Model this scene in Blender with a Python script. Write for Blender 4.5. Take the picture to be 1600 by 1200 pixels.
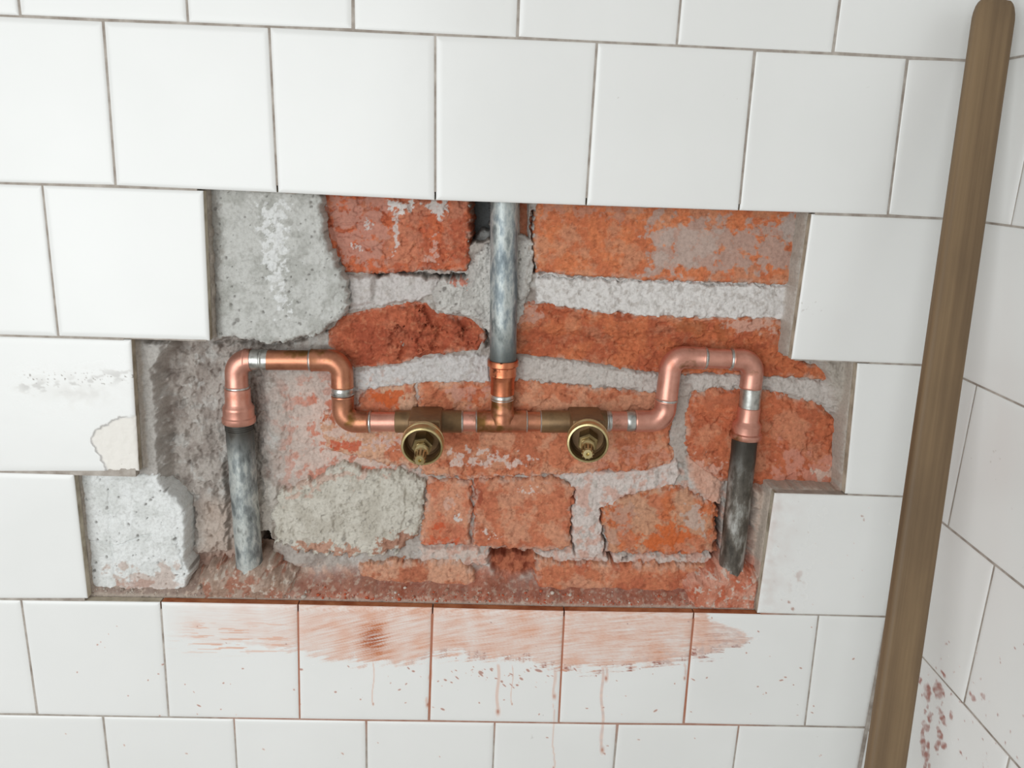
import bpy, bmesh, math, random
import numpy as np
from mathutils import Vector, Matrix

for o in list(bpy.data.objects):
    bpy.data.objects.remove(o, do_unlink=True)
S = bpy.context.scene
C = S.collection
rng = random.Random(7)

# ------------------------------------------------------------------ camera
T = 0.11                                   # wall tile pitch, 11 cm
K = T / 0.1524
F = 1265.1                                 # focal length in pixels of a 1600 x 1200 frame
EUL = (1.296985478, -0.041001362, -0.032876927)
CAM = np.array([-0.016806206, -0.822815883, 0.196070028]) * K
XC = 0.470458042 * K                       # the room corner
cd = bpy.data.cameras.new('camera'); cam = bpy.data.objects.new('camera', cd); C.objects.link(cam)
cam.location = CAM; cam.rotation_euler = EUL
cd.sensor_width = 36; cd.lens = F / 1600 * 36; cd.clip_start = 0.01
S.camera = cam

# ------------------------------------------------------------------ light and exposure
w = bpy.data.worlds.new('room_light'); S.world = w; w.use_nodes = True
w.node_tree.nodes['Background'].inputs[0].default_value = (1.0, 0.975, 0.94, 1)
w.node_tree.nodes['Background'].inputs[1].default_value = 0.46
def area(name, loc, target, sx, sy, power, col):
    l = bpy.data.lights.new(name, 'AREA'); l.shape = 'RECTANGLE'; l.size = sx; l.size_y = sy
    l.energy = power; l.color = col
    o = bpy.data.objects.new(name, l); C.objects.link(o); o.location = loc
    o.rotation_euler = (Vector(target) - Vector(loc)).to_track_quat('-Z', 'Y').to_euler()
    return o
area('window_daylight', (-0.62, -1.20, 0.03), (-0.16, 0.0, -0.04), 1.0, 1.0, 11.4, (0.94, 0.985, 1.0))
S.view_settings.view_transform = 'Standard'; S.view_settings.look = 'None'
S.view_settings.gamma = 1; S.view_settings.use_curve_mapping = False
S.view_settings.exposure = 0.0

# ------------------------------------------------------------------ geometry of the view (to place traced outlines on their planes)
def rotm(rx, ry, rz):
    c, s = math.cos, math.sin
    Rx = np.array([[1,0,0],[0,c(rx),-s(rx)],[0,s(rx),c(rx)]])
    Ry = np.array([[c(ry),0,s(ry)],[0,1,0],[-s(ry),0,c(ry)]])
    Rz = np.array([[c(rz),-s(rz),0],[s(rz),c(rz),0],[0,0,1]])
    return Rz @ Ry @ Rx
RM = rotm(*EUL)
def ray(px, py):
    return RM @ np.array([(px-800)/F, (600-py)/F, -1.0])
def at(px, py, d=0.0):
    """point of the plane d metres behind the tile face"""
    r = ray(px, py); t = (d - CAM[1]) / r[1]
    return CAM + r*t
def at_x(px, py, x):
    r = ray(px, py); t = (x - CAM[0]) / r[0]
    return CAM + r*t
def proj(x, y, z):
    P = np.stack([x-CAM[0], y-CAM[1], z-CAM[2]], -1) @ RM
    return 800 + F*P[..., 0]/-P[..., 2], 600 - F*P[..., 1]/-P[..., 2]

# ------------------------------------------------------------------ noise
def _perm(seed):
    r = np.random.RandomState(seed); p = r.permutation(256); return np.concatenate([p, p, p])
_P = {}
def perlin(x, y, seed=0):
    if seed not in _P:
        _P[seed] = (_perm(seed), np.random.RandomState(seed+999).rand(256)*2*np.pi)
    p, ang = _P[seed]
    xi = np.floor(x).astype(int); yi = np.floor(y).astype(int)
    xf = x-xi; yf = y-yi; xi &= 255; yi &= 255
    u = xf*xf*xf*(xf*(xf*6-15)+10); v = yf*yf*yf*(yf*(yf*6-15)+10)
    def g(ix, iy, dx, dy):
        a = ang[p[p[ix & 255]+(iy & 255)]]
        return np.cos(a)*dx + np.sin(a)*dy
    n00 = g(xi, yi, xf, yf); n10 = g(xi+1, yi, xf-1, yf)
    n01 = g(xi, yi+1, xf, yf-1); n11 = g(xi+1, yi+1, xf-1, yf-1)
    a = n00+u*(n10-n00); b = n01+u*(n11-n01)
    return (a+v*(b-a))*1.5
def fbm(x, y, scale, octv=4, seed=0, gain=0.5):
    s = 0; a = 1; f = 1.0/scale
    for o in range(octv):
        s = s+a*perlin(x*f+17.3*o, y*f-9.1*o, seed+o); a *= gain; f *= 2.03
    return s
def worley(x, y, scale, seed=0):
    """distance to nearest and second nearest feature point, cell value"""
    x = x/scale; y = y/scale
    if ('w', seed) not in _P:
        r = np.random.RandomState(seed+55); _P[('w', seed)] = (_perm(seed+5), r.rand(256), r.rand(256), r.rand(256))
    p, rx, ry, rv = _P[('w', seed)]
    xi = np.floor(x).astype(int); yi = np.floor(y).astype(int)
    d1 = np.full(x.shape, 9.0); d2 = np.full(x.shape, 9.0); val = np.zeros(x.shape)
    for i in (-1, 0, 1):
        for j in (-1, 0, 1):
            h = p[p[(xi+i) & 255]+((yi+j) & 255)]
            d = np.hypot(xi+i+rx[h]-x, yi+j+ry[h]-y)
            n = d < d1
            d2 = np.where(n, d1, np.minimum(d2, d)); val = np.where(n, rv[h], val); d1 = np.where(n, d, d1)
    return d1, d2, val
def sstep(a, b, x):
    t = np.clip((x-a)/(b-a), 0, 1); return t*t*(3-2*t)
def psd(poly, X, Y, pad=40.0):
    """signed distance to a polygon, positive inside; -pad far away"""
    P = np.array(poly, float); out = np.full(X.shape, -pad)
    m = (X > P[:, 0].min()-pad) & (X < P[:, 0].max()+pad) & (Y > P[:, 1].min()-pad) & (Y < P[:, 1].max()+pad)
    x = X[m]; y = Y[m]
    if x.size == 0: return out
    d = np.full(x.shape, 1e9); ins = np.zeros(x.shape, bool)
    for i in range(len(P)):
        ax, ay = P[i]; bx, by = P[(i+1) % len(P)]
        ex, ey = bx-ax, by-ay; L = ex*ex+ey*ey+1e-12
        t = np.clip(((x-ax)*ex+(y-ay)*ey)/L, 0, 1)
        d = np.minimum(d, (x-ax-t*ex)**2+(y-ay-t*ey)**2)
        if ay != by:
            c = ((ay > y) != (by > y)) & (x < ex*(y-ay)/ey+ax)
            ins ^= c
    d = np.sqrt(d); out[m] = np.maximum(np.where(ins, d, -d), -pad)
    return out
def lined(pts, X, Y, pad=40.0):
    """distance to an open polyline"""
    P = np.array(pts, float); out = np.full(X.shape, pad)
    m = (X > P[:, 0].min()-pad) & (X < P[:, 0].max()+pad) & (Y > P[:, 1].min()-pad) & (Y < P[:, 1].max()+pad)
    x = X[m]; y = Y[m]
    if x.size == 0: return out
    d = np.full(x.shape, pad)
    for i in range(len(P)-1):
        ax, ay = P[i]; bx, by = P[i+1]; ex, ey = bx-ax, by-ay; L = ex*ex+ey*ey+1e-12
        t = np.clip(((x-ax)*ex+(y-ay)*ey)/L, 0, 1)
        d = np.minimum(d, np.hypot(x-ax-t*ex, y-ay-t*ey))
    out[m] = d
    return out
def lin(c):
    c = np.array(c, float)/255
    return np.where(c <= .04045, c/12.92, ((c+.055)/1.055)**2.4)

# ------------------------------------------------------------------ materials
def mat(name):
    m = bpy.data.materials.new(name); m.use_nodes = True
    return m, m.node_tree.nodes, m.node_tree.links, m.node_tree.nodes['Principled BSDF']
def noise_node(N, L, scale, detail=4, rough=.55, vec=None):
    n = N.new('ShaderNodeTexNoise'); n.inputs['Scale'].default_value = scale
    n.inputs['Detail'].default_value = detail; n.inputs['Roughness'].default_value = rough
    if vec is not None: L.new(vec, n.inputs['Vector'])
    return n
def ramp(N, L, src, stops):
    r = N.new('ShaderNodeValToRGB'); e = r.color_ramp.elements
    while len(e) < len(stops): e.new(0.5)
    for k, (p, c) in enumerate(stops): e[k].position = p; e[k].color = (*c, 1)
    L.new(src, r.inputs[0]); return r
def mixc(N, L, fac, a, b, mode='MIX'):
    m = N.new('ShaderNodeMix'); m.data_type = 'RGBA'; m.blend_type = mode
    for s, v in ((0, fac), (6, a), (7, b)):
        if hasattr(v, 'links') or hasattr(v, 'is_linked'): L.new(v, m.inputs[s])
        elif s == 0: m.inputs[0].default_value = v
        else: m.inputs[s].default_value = (*v, 1)
    return m.outputs[2]
def bump(N, L, h, strength, dist, prev=None):
    b = N.new('ShaderNodeBump'); b.inputs['Strength'].default_value = strength; b.inputs['Distance'].default_value = dist
    L.new(h, b.inputs['Height'])
    if prev is not None: L.new(prev.outputs[0], b.inputs['Normal'])
    return b
def geo(N): return N.new('ShaderNodeNewGeometry').outputs['Position']

def m_mineral(name, bs=1.0):
    m, N, L, B = mat(name)
    a = N.new('ShaderNodeAttribute'); a.attribute_name = 'albedo'
    pos = geo(N)
    n1 = noise_node(N, L, 420, 6, .65, pos); n2 = noise_node(N, L, 1500, 4, .6, pos)
    r = ramp(N, L, n1.outputs[0], [(.3, (.80, .79, .78)), (.5, (1, 1, 1)), (.72, (1.12, 1.12, 1.12))])
    L.new(mixc(N, L, 1.0, a.outputs[0], r.outputs[0], 'MULTIPLY'), B.inputs['Base Color'])
    B.inputs['Roughness'].default_value = .94; B.inputs['Specular IOR Level'].default_value = .22
    b1 = bump(N, L, n1.outputs[0], .38*bs, .0011); b2 = bump(N, L, n2.outputs[0], .3*bs, .0004, b1)
    L.new(b2.outputs[0], B.inputs['Normal']); return m
def m_tile():
    m, N, L, B = mat('white_glaze')
    pos = geo(N)
    a = N.new('ShaderNodeAttribute'); a.attribute_name = 'stain_amount'
    c = N.new('ShaderNodeAttribute'); c.attribute_name = 'stain_colour'
    n = noise_node(N, L, 9, 3, .5, pos)
    r = ramp(N, L, n.outputs[0], [(.3, (.815, .822, .808)), (.7, (.852, .858, .846))])
    sp = noise_node(N, L, 210, 2, .5, pos); sp2 = noise_node(N, L, 14, 2, .5, pos)
    mu = N.new('ShaderNodeMath'); mu.operation = 'MULTIPLY'; L.new(sp.outputs[0], mu.inputs[0]); L.new(sp2.outputs[0], mu.inputs[1])
    rr = ramp(N, L, mu.outputs[0], [(.47, (0, 0, 0)), (.50, (.30, .30, .30))])
    base = mixc(N, L, rr.outputs[0], r.outputs[0], (.42, .38, .34))
    L.new(mixc(N, L, a.outputs['Fac'], base, c.outputs[0]), B.inputs['Base Color'])
    mr = N.new('ShaderNodeMapRange'); L.new(a.outputs['Fac'], mr.inputs[0])
    mr.inputs[3].default_value = .27; mr.inputs[4].default_value = .85; L.new(mr.outputs[0], B.inputs['Roughness'])
    w_ = noise_node(N, L, 26, 2, .5, pos)
    L.new(bump(N, L, w_.outputs[0], .12, .002).outputs[0], B.inputs['Normal'])
    return m
def m_noisy(name, c1, c2, scale, rough=.9, metal=0.0, bmp=.3, c3=None, spec=.3):
    m, N, L, B = mat(name); pos = geo(N)
    n = noise_node(N, L, scale, 6, .6, pos)
    st = [(.35, tuple(lin(c1))), (.62, tuple(lin(c2)))]
    if c3: st = [(.3, tuple(lin(c1))), (.5, tuple(lin(c2))), (.66, tuple(lin(c3)))]
    L.new(ramp(N, L, n.outputs[0], st).outputs[0], B.inputs['Base Color'])
    B.inputs['Roughness'].default_value = rough; B.inputs['Metallic'].default_value = metal
    B.inputs['Specular IOR Level'].default_value = spec
    if bmp: L.new(bump(N, L, n.outputs[0], bmp, .001).outputs[0], B.inputs['Normal'])
    return m
def m_grout():
    m, N, L, B = mat('grout'); pos = geo(N)
    n = noise_node(N, L, 90, 5, .6, pos)
    g = ramp(N, L, n.outputs[0], [(.3, tuple(lin((142, 131, 121)))), (.7, tuple(lin((190, 183, 175))))])
    # brick dust washed into the joints below the opening
    sx = N.new('ShaderNodeSeparateXYZ'); L.new(pos, sx.inputs[0])
    def win(o, lo, hi, f):
        a = N.new('ShaderNodeMapRange'); a.inputs[1].default_value = lo-f; a.inputs[2].default_value = lo+f; L.new(o, a.inputs[0])
        b = N.new('ShaderNodeMapRange'); b.inputs[1].default_value = hi+f; b.inputs[2].default_value = hi-f; L.new(o, b.inputs[0])
        k = N.new('ShaderNodeMath'); k.operation = 'MULTIPLY'; L.new(a.outputs[0], k.inputs[0]); L.new(b.outputs[0], k.inputs[1]); return k.outputs[0]
    k = N.new('ShaderNodeMath'); k.operation = 'MULTIPLY'
    L.new(win(sx.outputs[0], -.22, .24, .02), k.inputs[0]); L.new(win(sx.outputs[2], -.335, -.19, .02), k.inputs[1])
    k2 = N.new('ShaderNodeMath'); k2.operation = 'MULTIPLY'; k2.inputs[1].default_value = .8; L.new(k.outputs[0], k2.inputs[0])
    L.new(mixc(N, L, k2.outputs[0], g.outputs[0], tuple(lin((172, 96, 60)))), B.inputs['Base Color'])
    B.inputs['Roughness'].default_value = .95; return m
def m_metal(name, stops, scale, rough, metal=1.0, tarn=None, rvar=.12):
    m, N, L, B = mat(name); pos = geo(N)
    n = noise_node(N, L, scale, 5, .6, pos)
    col = ramp(N, L, n.outputs[0], [(p, tuple(lin(c))) for p, c in stops]).outputs[0]
    if tarn:
        n2 = noise_node(N, L, tarn[1], 4, .6, pos)
        r2 = ramp(N, L, n2.outputs[0], [(tarn[2], (0, 0, 0)), (tarn[2]+.08, (1, 1, 1))])
        col = mixc(N, L, r2.outputs[0], col, tuple(lin(tarn[0])))
    L.new(col, B.inputs['Base Color'])
    B.inputs['Metallic'].default_value = metal
    mr = N.new('ShaderNodeMapRange'); L.new(n.outputs[0], mr.inputs[0]); mr.inputs[1].default_value = .3; mr.inputs[2].default_value = .7
    mr.inputs[3].default_value = rough; mr.inputs[4].default_value = rough+rvar; L.new(mr.outputs[0], B.inputs['Roughness'])
    f = noise_node(N, L, 300, 3, .6, pos)
    L.new(bump(N, L, f.outputs[0], .12, .0006).outputs[0], B.inputs['Normal'])
    return m
def m_wood():
    m, N, L, B = mat('weathered_wood')
    tc = N.new('ShaderNodeTexCoord'); mp = N.new('ShaderNodeMapping'); mp.inputs['Scale'].default_value = (150, 150, 2.2)
    L.new(tc.outputs['Object'], mp.inputs[0])
    n = noise_node(N, L, 1.0, 5, .6, mp.outputs[0])
    m2 = N.new('ShaderNodeMapping'); m2.inputs['Scale'].default_value = (22, 22, 7); L.new(tc.outputs['Object'], m2.inputs[0])
    n2 = noise_node(N, L, 1.0, 4, .6, m2.outputs[0])
    a = ramp(N, L, n.outputs[0], [(.25, tuple(lin((100, 80, 58)))), (.5, tuple(lin((122, 100, 74)))), (.75, tuple(lin((138, 115, 86))))])
    b = ramp(N, L, n2.outputs[0], [(.3, (.74, .72, .70)), (.6, (1.05, 1.04, 1.0))])
    L.new(mixc(N, L, 1, a.outputs[0], b.outputs[0], 'MULTIPLY'), B.inputs['Base Color'])
    B.inputs['Roughness'].default_value = .62
    L.new(bump(N, L, n.outputs[0], .2, .0006).outputs[0], B.inputs['Normal'])
    return m

M_MIN = m_mineral('rough_masonry'); M_TILE = m_tile(); M_GROUT = m_grout()
M_EDGE = m_noisy('tile_edge', (142, 131, 113), (196, 186, 168), 60, .9)
M_EDGED = m_noisy('tile_edge_dusty', (150, 84, 52), (186, 122, 84), 70, .95)
M_BODY = m_noisy('wall_core', (140, 130, 122), (165, 156, 148), 30, .95)
M_FLOOR = m_noisy('concrete_floor', (150, 146, 140), (182, 178, 172), 12, .9)
M_COP = m_metal('copper_pink', [(.3, (202, 142, 124)), (.55, (222, 164, 146)), (.75, (206, 134, 110))], 60, .34, .82, ((140, 98, 64), 34, .62))
M_COPB = m_metal('copper_brown', [(.3, (168, 108, 82)), (.55, (200, 138, 108)), (.75, (180, 122, 80))], 55, .32, .82, ((136, 98, 54), 30, .55))
M_COPS = m_metal('copper_spotted', [(.3, (190, 104, 72)), (.6, (216, 136, 100)), (.8, (180, 96, 62))], 60, .28, .95, ((74, 40, 26), 130, .60))
M_SOLD = m_metal('solder', [(.3, (150, 150, 146)), (.6, (205, 206, 202))], 160, .28, .9)
M_BRON = m_metal('bronze_dull', [(.3, (104, 82, 58)), (.55, (136, 108, 76)), (.75, (124, 90, 64))], 60, .42, .6)
M_BRAS = m_metal('brass_bright', [(.3, (186, 168, 118)), (.6, (214, 198, 150))], 80, .26, .95)
M_BRAD = m_metal('brass_aged', [(.3, (112, 96, 66)), (.6, (158, 138, 98))], 80, .34, .9)
def m_galv(name, stops, z0, z1, top, rough=.5, metal=.45):
    """zinc pipe with a darker threaded or burnt end between heights z0 and z1"""
    m, N, L, B = mat(name); pos = geo(N)
    mp = N.new('ShaderNodeMapping'); mp.inputs['Scale'].default_value = (1, 1, .42); L.new(pos, mp.inputs[0])
    n = noise_node(N, L, 95, 6, .62, mp.outputs[0])
    col = ramp(N, L, n.outputs[0], [(p, tuple(lin(c))) for p, c in stops]).outputs[0]
    sx = N.new('ShaderNodeSeparateXYZ'); L.new(pos, sx.inputs[0])
    mr = N.new('ShaderNodeMapRange'); mr.inputs[1].default_value = z0; mr.inputs[2].default_value = z1; L.new(sx.outputs[2], mr.inputs[0])
    ad = N.new('ShaderNodeMath'); ad.operation = 'MULTIPLY_ADD'; L.new(n.outputs[0], ad.inputs[0]); ad.inputs[1].default_value = 1.4; ad.inputs[2].default_value = -.7
    su = N.new('ShaderNodeMath'); su.operation = 'ADD'; su.use_clamp = True; L.new(mr.outputs[0], su.inputs[0]); L.new(ad.outputs[0], su.inputs[1])
    L.new(mixc(N, L, su.outputs[0], col, tuple(lin(top))), B.inputs['Base Color'])
    B.inputs['Metallic'].default_value = metal; B.inputs['Roughness'].default_value = rough
    L.new(bump(N, L, n.outputs[0], .35, .0012).outputs[0], B.inputs['Normal'])
    return m

# ------------------------------------------------------------------ object helpers
def tag(o, label=None, cat=None, group=None, kind=None):
    if label: o['label'] = label
    if cat: o['category'] = cat
    if group: o['group'] = group
    if kind: o['kind'] = kind
    return o
def link(name, me, m=None, parent=None, smooth=True):
    o = bpy.data.objects.new(name, me); C.objects.link(o)
    if m is not None:
        for k in (m if isinstance(m, (list, tuple)) else [m]): me.materials.append(k)
    if smooth: me.polygons.foreach_set('use_smooth', [True]*len(me.polygons))
    if parent is not None: o.parent = parent
    return o
def mesh_np(name, V, Fq, attrs=None):
    me = bpy.data.meshes.new(name)
    me.vertices.add(len(V)); me.vertices.foreach_set('co', np.asarray(V, np.float32).ravel())
    k = Fq.shape[1]
    me.loops.add(len(Fq)*k); me.loops.foreach_set('vertex_index', Fq.astype(np.int32).ravel())
    me.polygons.add(len(Fq)); me.polygons.foreach_set('loop_start', np.arange(0, len(Fq)*k, k, dtype=np.int32))
    me.update(calc_edges=True)
    for an, (ty, arr) in (attrs or {}).items():
        a = me.attributes.new(an, ty, 'POINT')
        if ty == 'FLOAT': a.data.foreach_set('value', np.asarray(arr, np.float32).ravel())
        else:
            c4 = np.ones((len(V), 4), np.float32); c4[:, :3] = arr; a.data.foreach_set('color', c4.ravel())
    return me
def empty(name, loc):
    o = bpy.data.objects.new(name, None); C.objects.link(o); o.location = loc; o.empty_display_size = .05; return o

# ------------------------------------------------------------------ tile joints, as traced
J = {-1: {1: ((290, 0), None), 2: ((550, 0), (552, 46)), 3: ((810, 0), (808, 57)), 4: ((1062, 0), (1058, 69)), 5: ((1310, 0), (1302, 81))},
 0: {0: ((160,31),(180,291)), 1: ((420,41),(433,302)), 2: ((680,54),(680,314)), 3: ((933,65),(916,322)), 4: ((1180,77),(1155,330)), 5: ((1419,90),(1388,337))},
 1: {0: ((65,290),(90,527)), 1: ((318,302),(328,534)), 5: ((1268,336),(1236,563))},
 2: {0: ((205,533),(217,738)), 5: ((1340,567),(1320,773))},
 3: {0: ((115,741),(137,937)), 5: ((1210,770),(1183,958))},
 4: {0: ((32,938),(58,1118)), 1: ((250,941),(263,1122)), 2: ((465,945),(468,1125)), 3: ((676,950),(670,1127)), 4: ((882,955),(873,1131)), 5: ((1085,958),(1068,1133)), 6: ((1280,962),(1258,1136))},
 5: {1: ((160,1120), None), 2: ((365,1124), None), 3: ((572,1127), None), 4: ((773,1131), None), 5: ((965,1133), None), 6: ((1155,1135), None)}}
OFF = {-2: .56, -1: .062, 0: .5632, 1: .0781, 2: .5538, 3: .0750, 4: -.4063, 5: -.9141, 6: -.42, 7: -.92, 8: -.42}
ASP = .99696
LINES = {0: [(0,24),(160,31),(420,41),(680,54),(933,65),(1180,77),(1419,90),(1505,94)],
 1: [(0,287),(180,291),(433,302),(680,314),(916,322),(1155,330),(1388,337),(1478,342)],
 2: [(0,525),(90,527),(328,534),(1236,563),(1340,567),(1450,571)],
 3: [(0,738),(120,741),(217,738),(1210,770),(1320,773),(1415,777)],
 4: [(0,938),(137,937),(250,941),(465,945),(676,950),(882,955),(1085,958),(1280,962),(1385,965)],
 5: [(0,1117),(58,1118),(263,1122),(468,1125),(670,1128),(873,1131),(1070,1133),(1258,1136),(1355,1138)]}
def line_z(k, x):
    z0 = -(k-2)*T*ASP
    if k in LINES:
        P = np.array([at(*p) for p in LINES[k]]); return float(np.interp(x, P[:, 0], P[:, 2]))
    return z0
def jx(row, i, bottom):
    x = (i+OFF[row]-3)*T
    e = J.get(row, {}).get(i)
    if e:
        p = e[1] if bottom else e[0]
        if p is None or p[1] == 0:
            q = e[0] if p is None else e[1]
            if q is not None and q[1] != 0: x = at(*q)[0]
        else: x = at(*p)[0]
    return x
def tile_quad(row, i):
    tx0, tx1, bx0, bx1 = jx(row, i, 0), jx(row, i+1, 0), jx(row, i, 1), jx(row, i+1, 1)
    if tx0 > XC-.012: return None
    if tx1 > XC-.012: tx1 = XC+GAP; bx1 = XC+GAP
    return [(tx0, line_z(row, tx0)), (tx1, line_z(row, tx1)), (bx1, line_z(row+1, bx1)), (bx0, line_z(row+1, bx0))]
def missing(row, i):
    return (row == 1 and 1 <= i <= 4) or (row in (2, 3) and 0 <= i <= 4)

TH = .0080; GAP = .00055; RAD = .0045
def tile_mesh(q, to3, dense=None, fn=None, seed=0, edge_m=None):
    """one cushion-edged glazed tile; q = four corners (TL, TR, BR, BL) in wall coordinates"""
    q = np.array(q, float)
    W = np.hypot(*(q[1]-q[0])); H = np.hypot(*(q[3]-q[0]))
    def coords(Ln):
        e = [0, .0003, .0008, .0015, .0024, .0036]
        n = 3 if dense is None else int((Ln-.0100)/dense)
        mid = list(np.linspace(.0050, Ln-.0050, n))
        return np.array(e+mid+[Ln-t for t in e[::-1]])
    us = coords(W-2*GAP); vs = coords(H-2*GAP)
    U, V = np.meshgrid((us+GAP)/W, (vs+GAP)/H)
    a = q[0][None, None]*((1-U)*(1-V))[..., None]+q[1]*(U*(1-V))[..., None]+q[2]*(U*V)[..., None]+q[3]*((1-U)*V)[..., None]
    def drop(L_, c):
        d = np.minimum(c, L_-c); t = np.clip(1-d/RAD, 0, 1); return RAD*.30*(1-np.sqrt(np.clip(1-t*t, 0, 1)))
    Dp = np.maximum(drop(W-2*GAP, us)[None, :], drop(H-2*GAP, vs)[:, None])
    r = np.random.RandomState(seed)
    tx, tz, bow = r.uniform(-.00022, .00022, 3)
    Dp = Dp+(U-.5)*tx*2+(V-.5)*tz*2+((U-.5)**2+(V-.5)**2)*(.0004+bow)
    attrs = None
    if fn is not None:
        dd, am, co = fn(a[..., 0], a[..., 1]); Dp = Dp+dd
        attrs = (am, co)
    nv, nu = U.shape
    top = np.stack([a[..., 0], Dp, a[..., 1]], -1).reshape(-1, 3)
    idx = np.arange(nu*nv).reshape(nv, nu)
    quads = np.stack([idx[:-1, :-1], idx[1:, :-1], idx[1:, 1:], idx[:-1, 1:]], -1).reshape(-1, 4)
    ring = np.concatenate([idx[0, :], idx[1:, -1], idx[-1, -2::-1], idx[-2:0:-1, 0]])
    back = top[ring].copy(); back[:, 1] = TH
    side_top = top[ring].copy()
    n0 = len(top); n1 = n0+len(ring)
    V3 = np.concatenate([top, side_top, back])
    k = np.arange(len(ring)); k2 = (k+1) % len(ring)
    sq = np.stack([n0+k, n0+k2, n1+k2, n1+k], -1)
    Fq = np.concatenate([quads, sq])
    at_ = None
    if attrs:
        am = np.zeros(len(V3)); am[:n0] = attrs[0].ravel()
        co = np.zeros((len(V3), 3)); co[:n0] = attrs[1].reshape(-1, 3)
        at_ = {'stain_amount': ('FLOAT', am), 'stain_colour': ('FLOAT_COLOR', co)}
    me = mesh_np('tile', to3(V3), Fq, at_)
    me.materials.append(M_TILE); me.materials.append(edge_m or M_EDGE)
    mi = np.zeros(len(Fq), np.int32); mi[len(quads):] = 1
    me.polygons.foreach_set('material_index', mi)
    return me

# ------------------------------------------------------------------ stains on the tiles: brick dust wiped along the sill, drips, splashes, grime
DUST = lin((218, 138, 86)); DUSTD = lin((150, 66, 32)); GRIME = lin((120, 110, 104)); CREAM = lin((236, 231, 223))
_r = np.random.RandomState(11)
LOWB = np.array([(235,965),(250,985),(330,1006),(465,1020),(520,1034),(620,1040),(672,1030),(720,1024),(800,1034),(870,1045),(960,1047),(1040,1040),(1085,1031),(1130,1017),(1177,1002)], float)
TOPB = np.array([(235,940),(1085,940),(1110,966),(1150,984),(1180,1000)], float)
DRIPS = [(778,1038,1112,3.4),(866,1046,1088,3.0),(941,1042,1172,3.2),(947,1042,1060,3),(672,1040,1060,2.6),(668,1090,1102,2.6),(800,1040,1100,1.2),(865,1100,1200,1.6),(583,1035,1100,1.5),(1070,1036,1060,2.0)]
SPL = []
for _ in range(45):
    x_ = _r.uniform(290, 1290); SPL.append((x_, _r.uniform(1045, 1120), min(3.0, .75*math.exp(_r.normal(0, .5))), _r.uniform(-.9, .9), _r.uniform(1.0, 3.2)))
for _ in range(40):
    SPL.append((_r.uniform(690, 900), _r.uniform(1040, 1075), min(2.8, .8*math.exp(_r.normal(0, .55))), _r.uniform(.2, 1.0), _r.uniform(1.2, 4.0)))
for _ in range(70):
    SPL.append((_r.uniform(20, 1350), _r.uniform(960, 1195), _r.uniform(.5, 1.3), _r.uniform(-.9, .9), _r.uniform(1.0, 2.2)))
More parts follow.
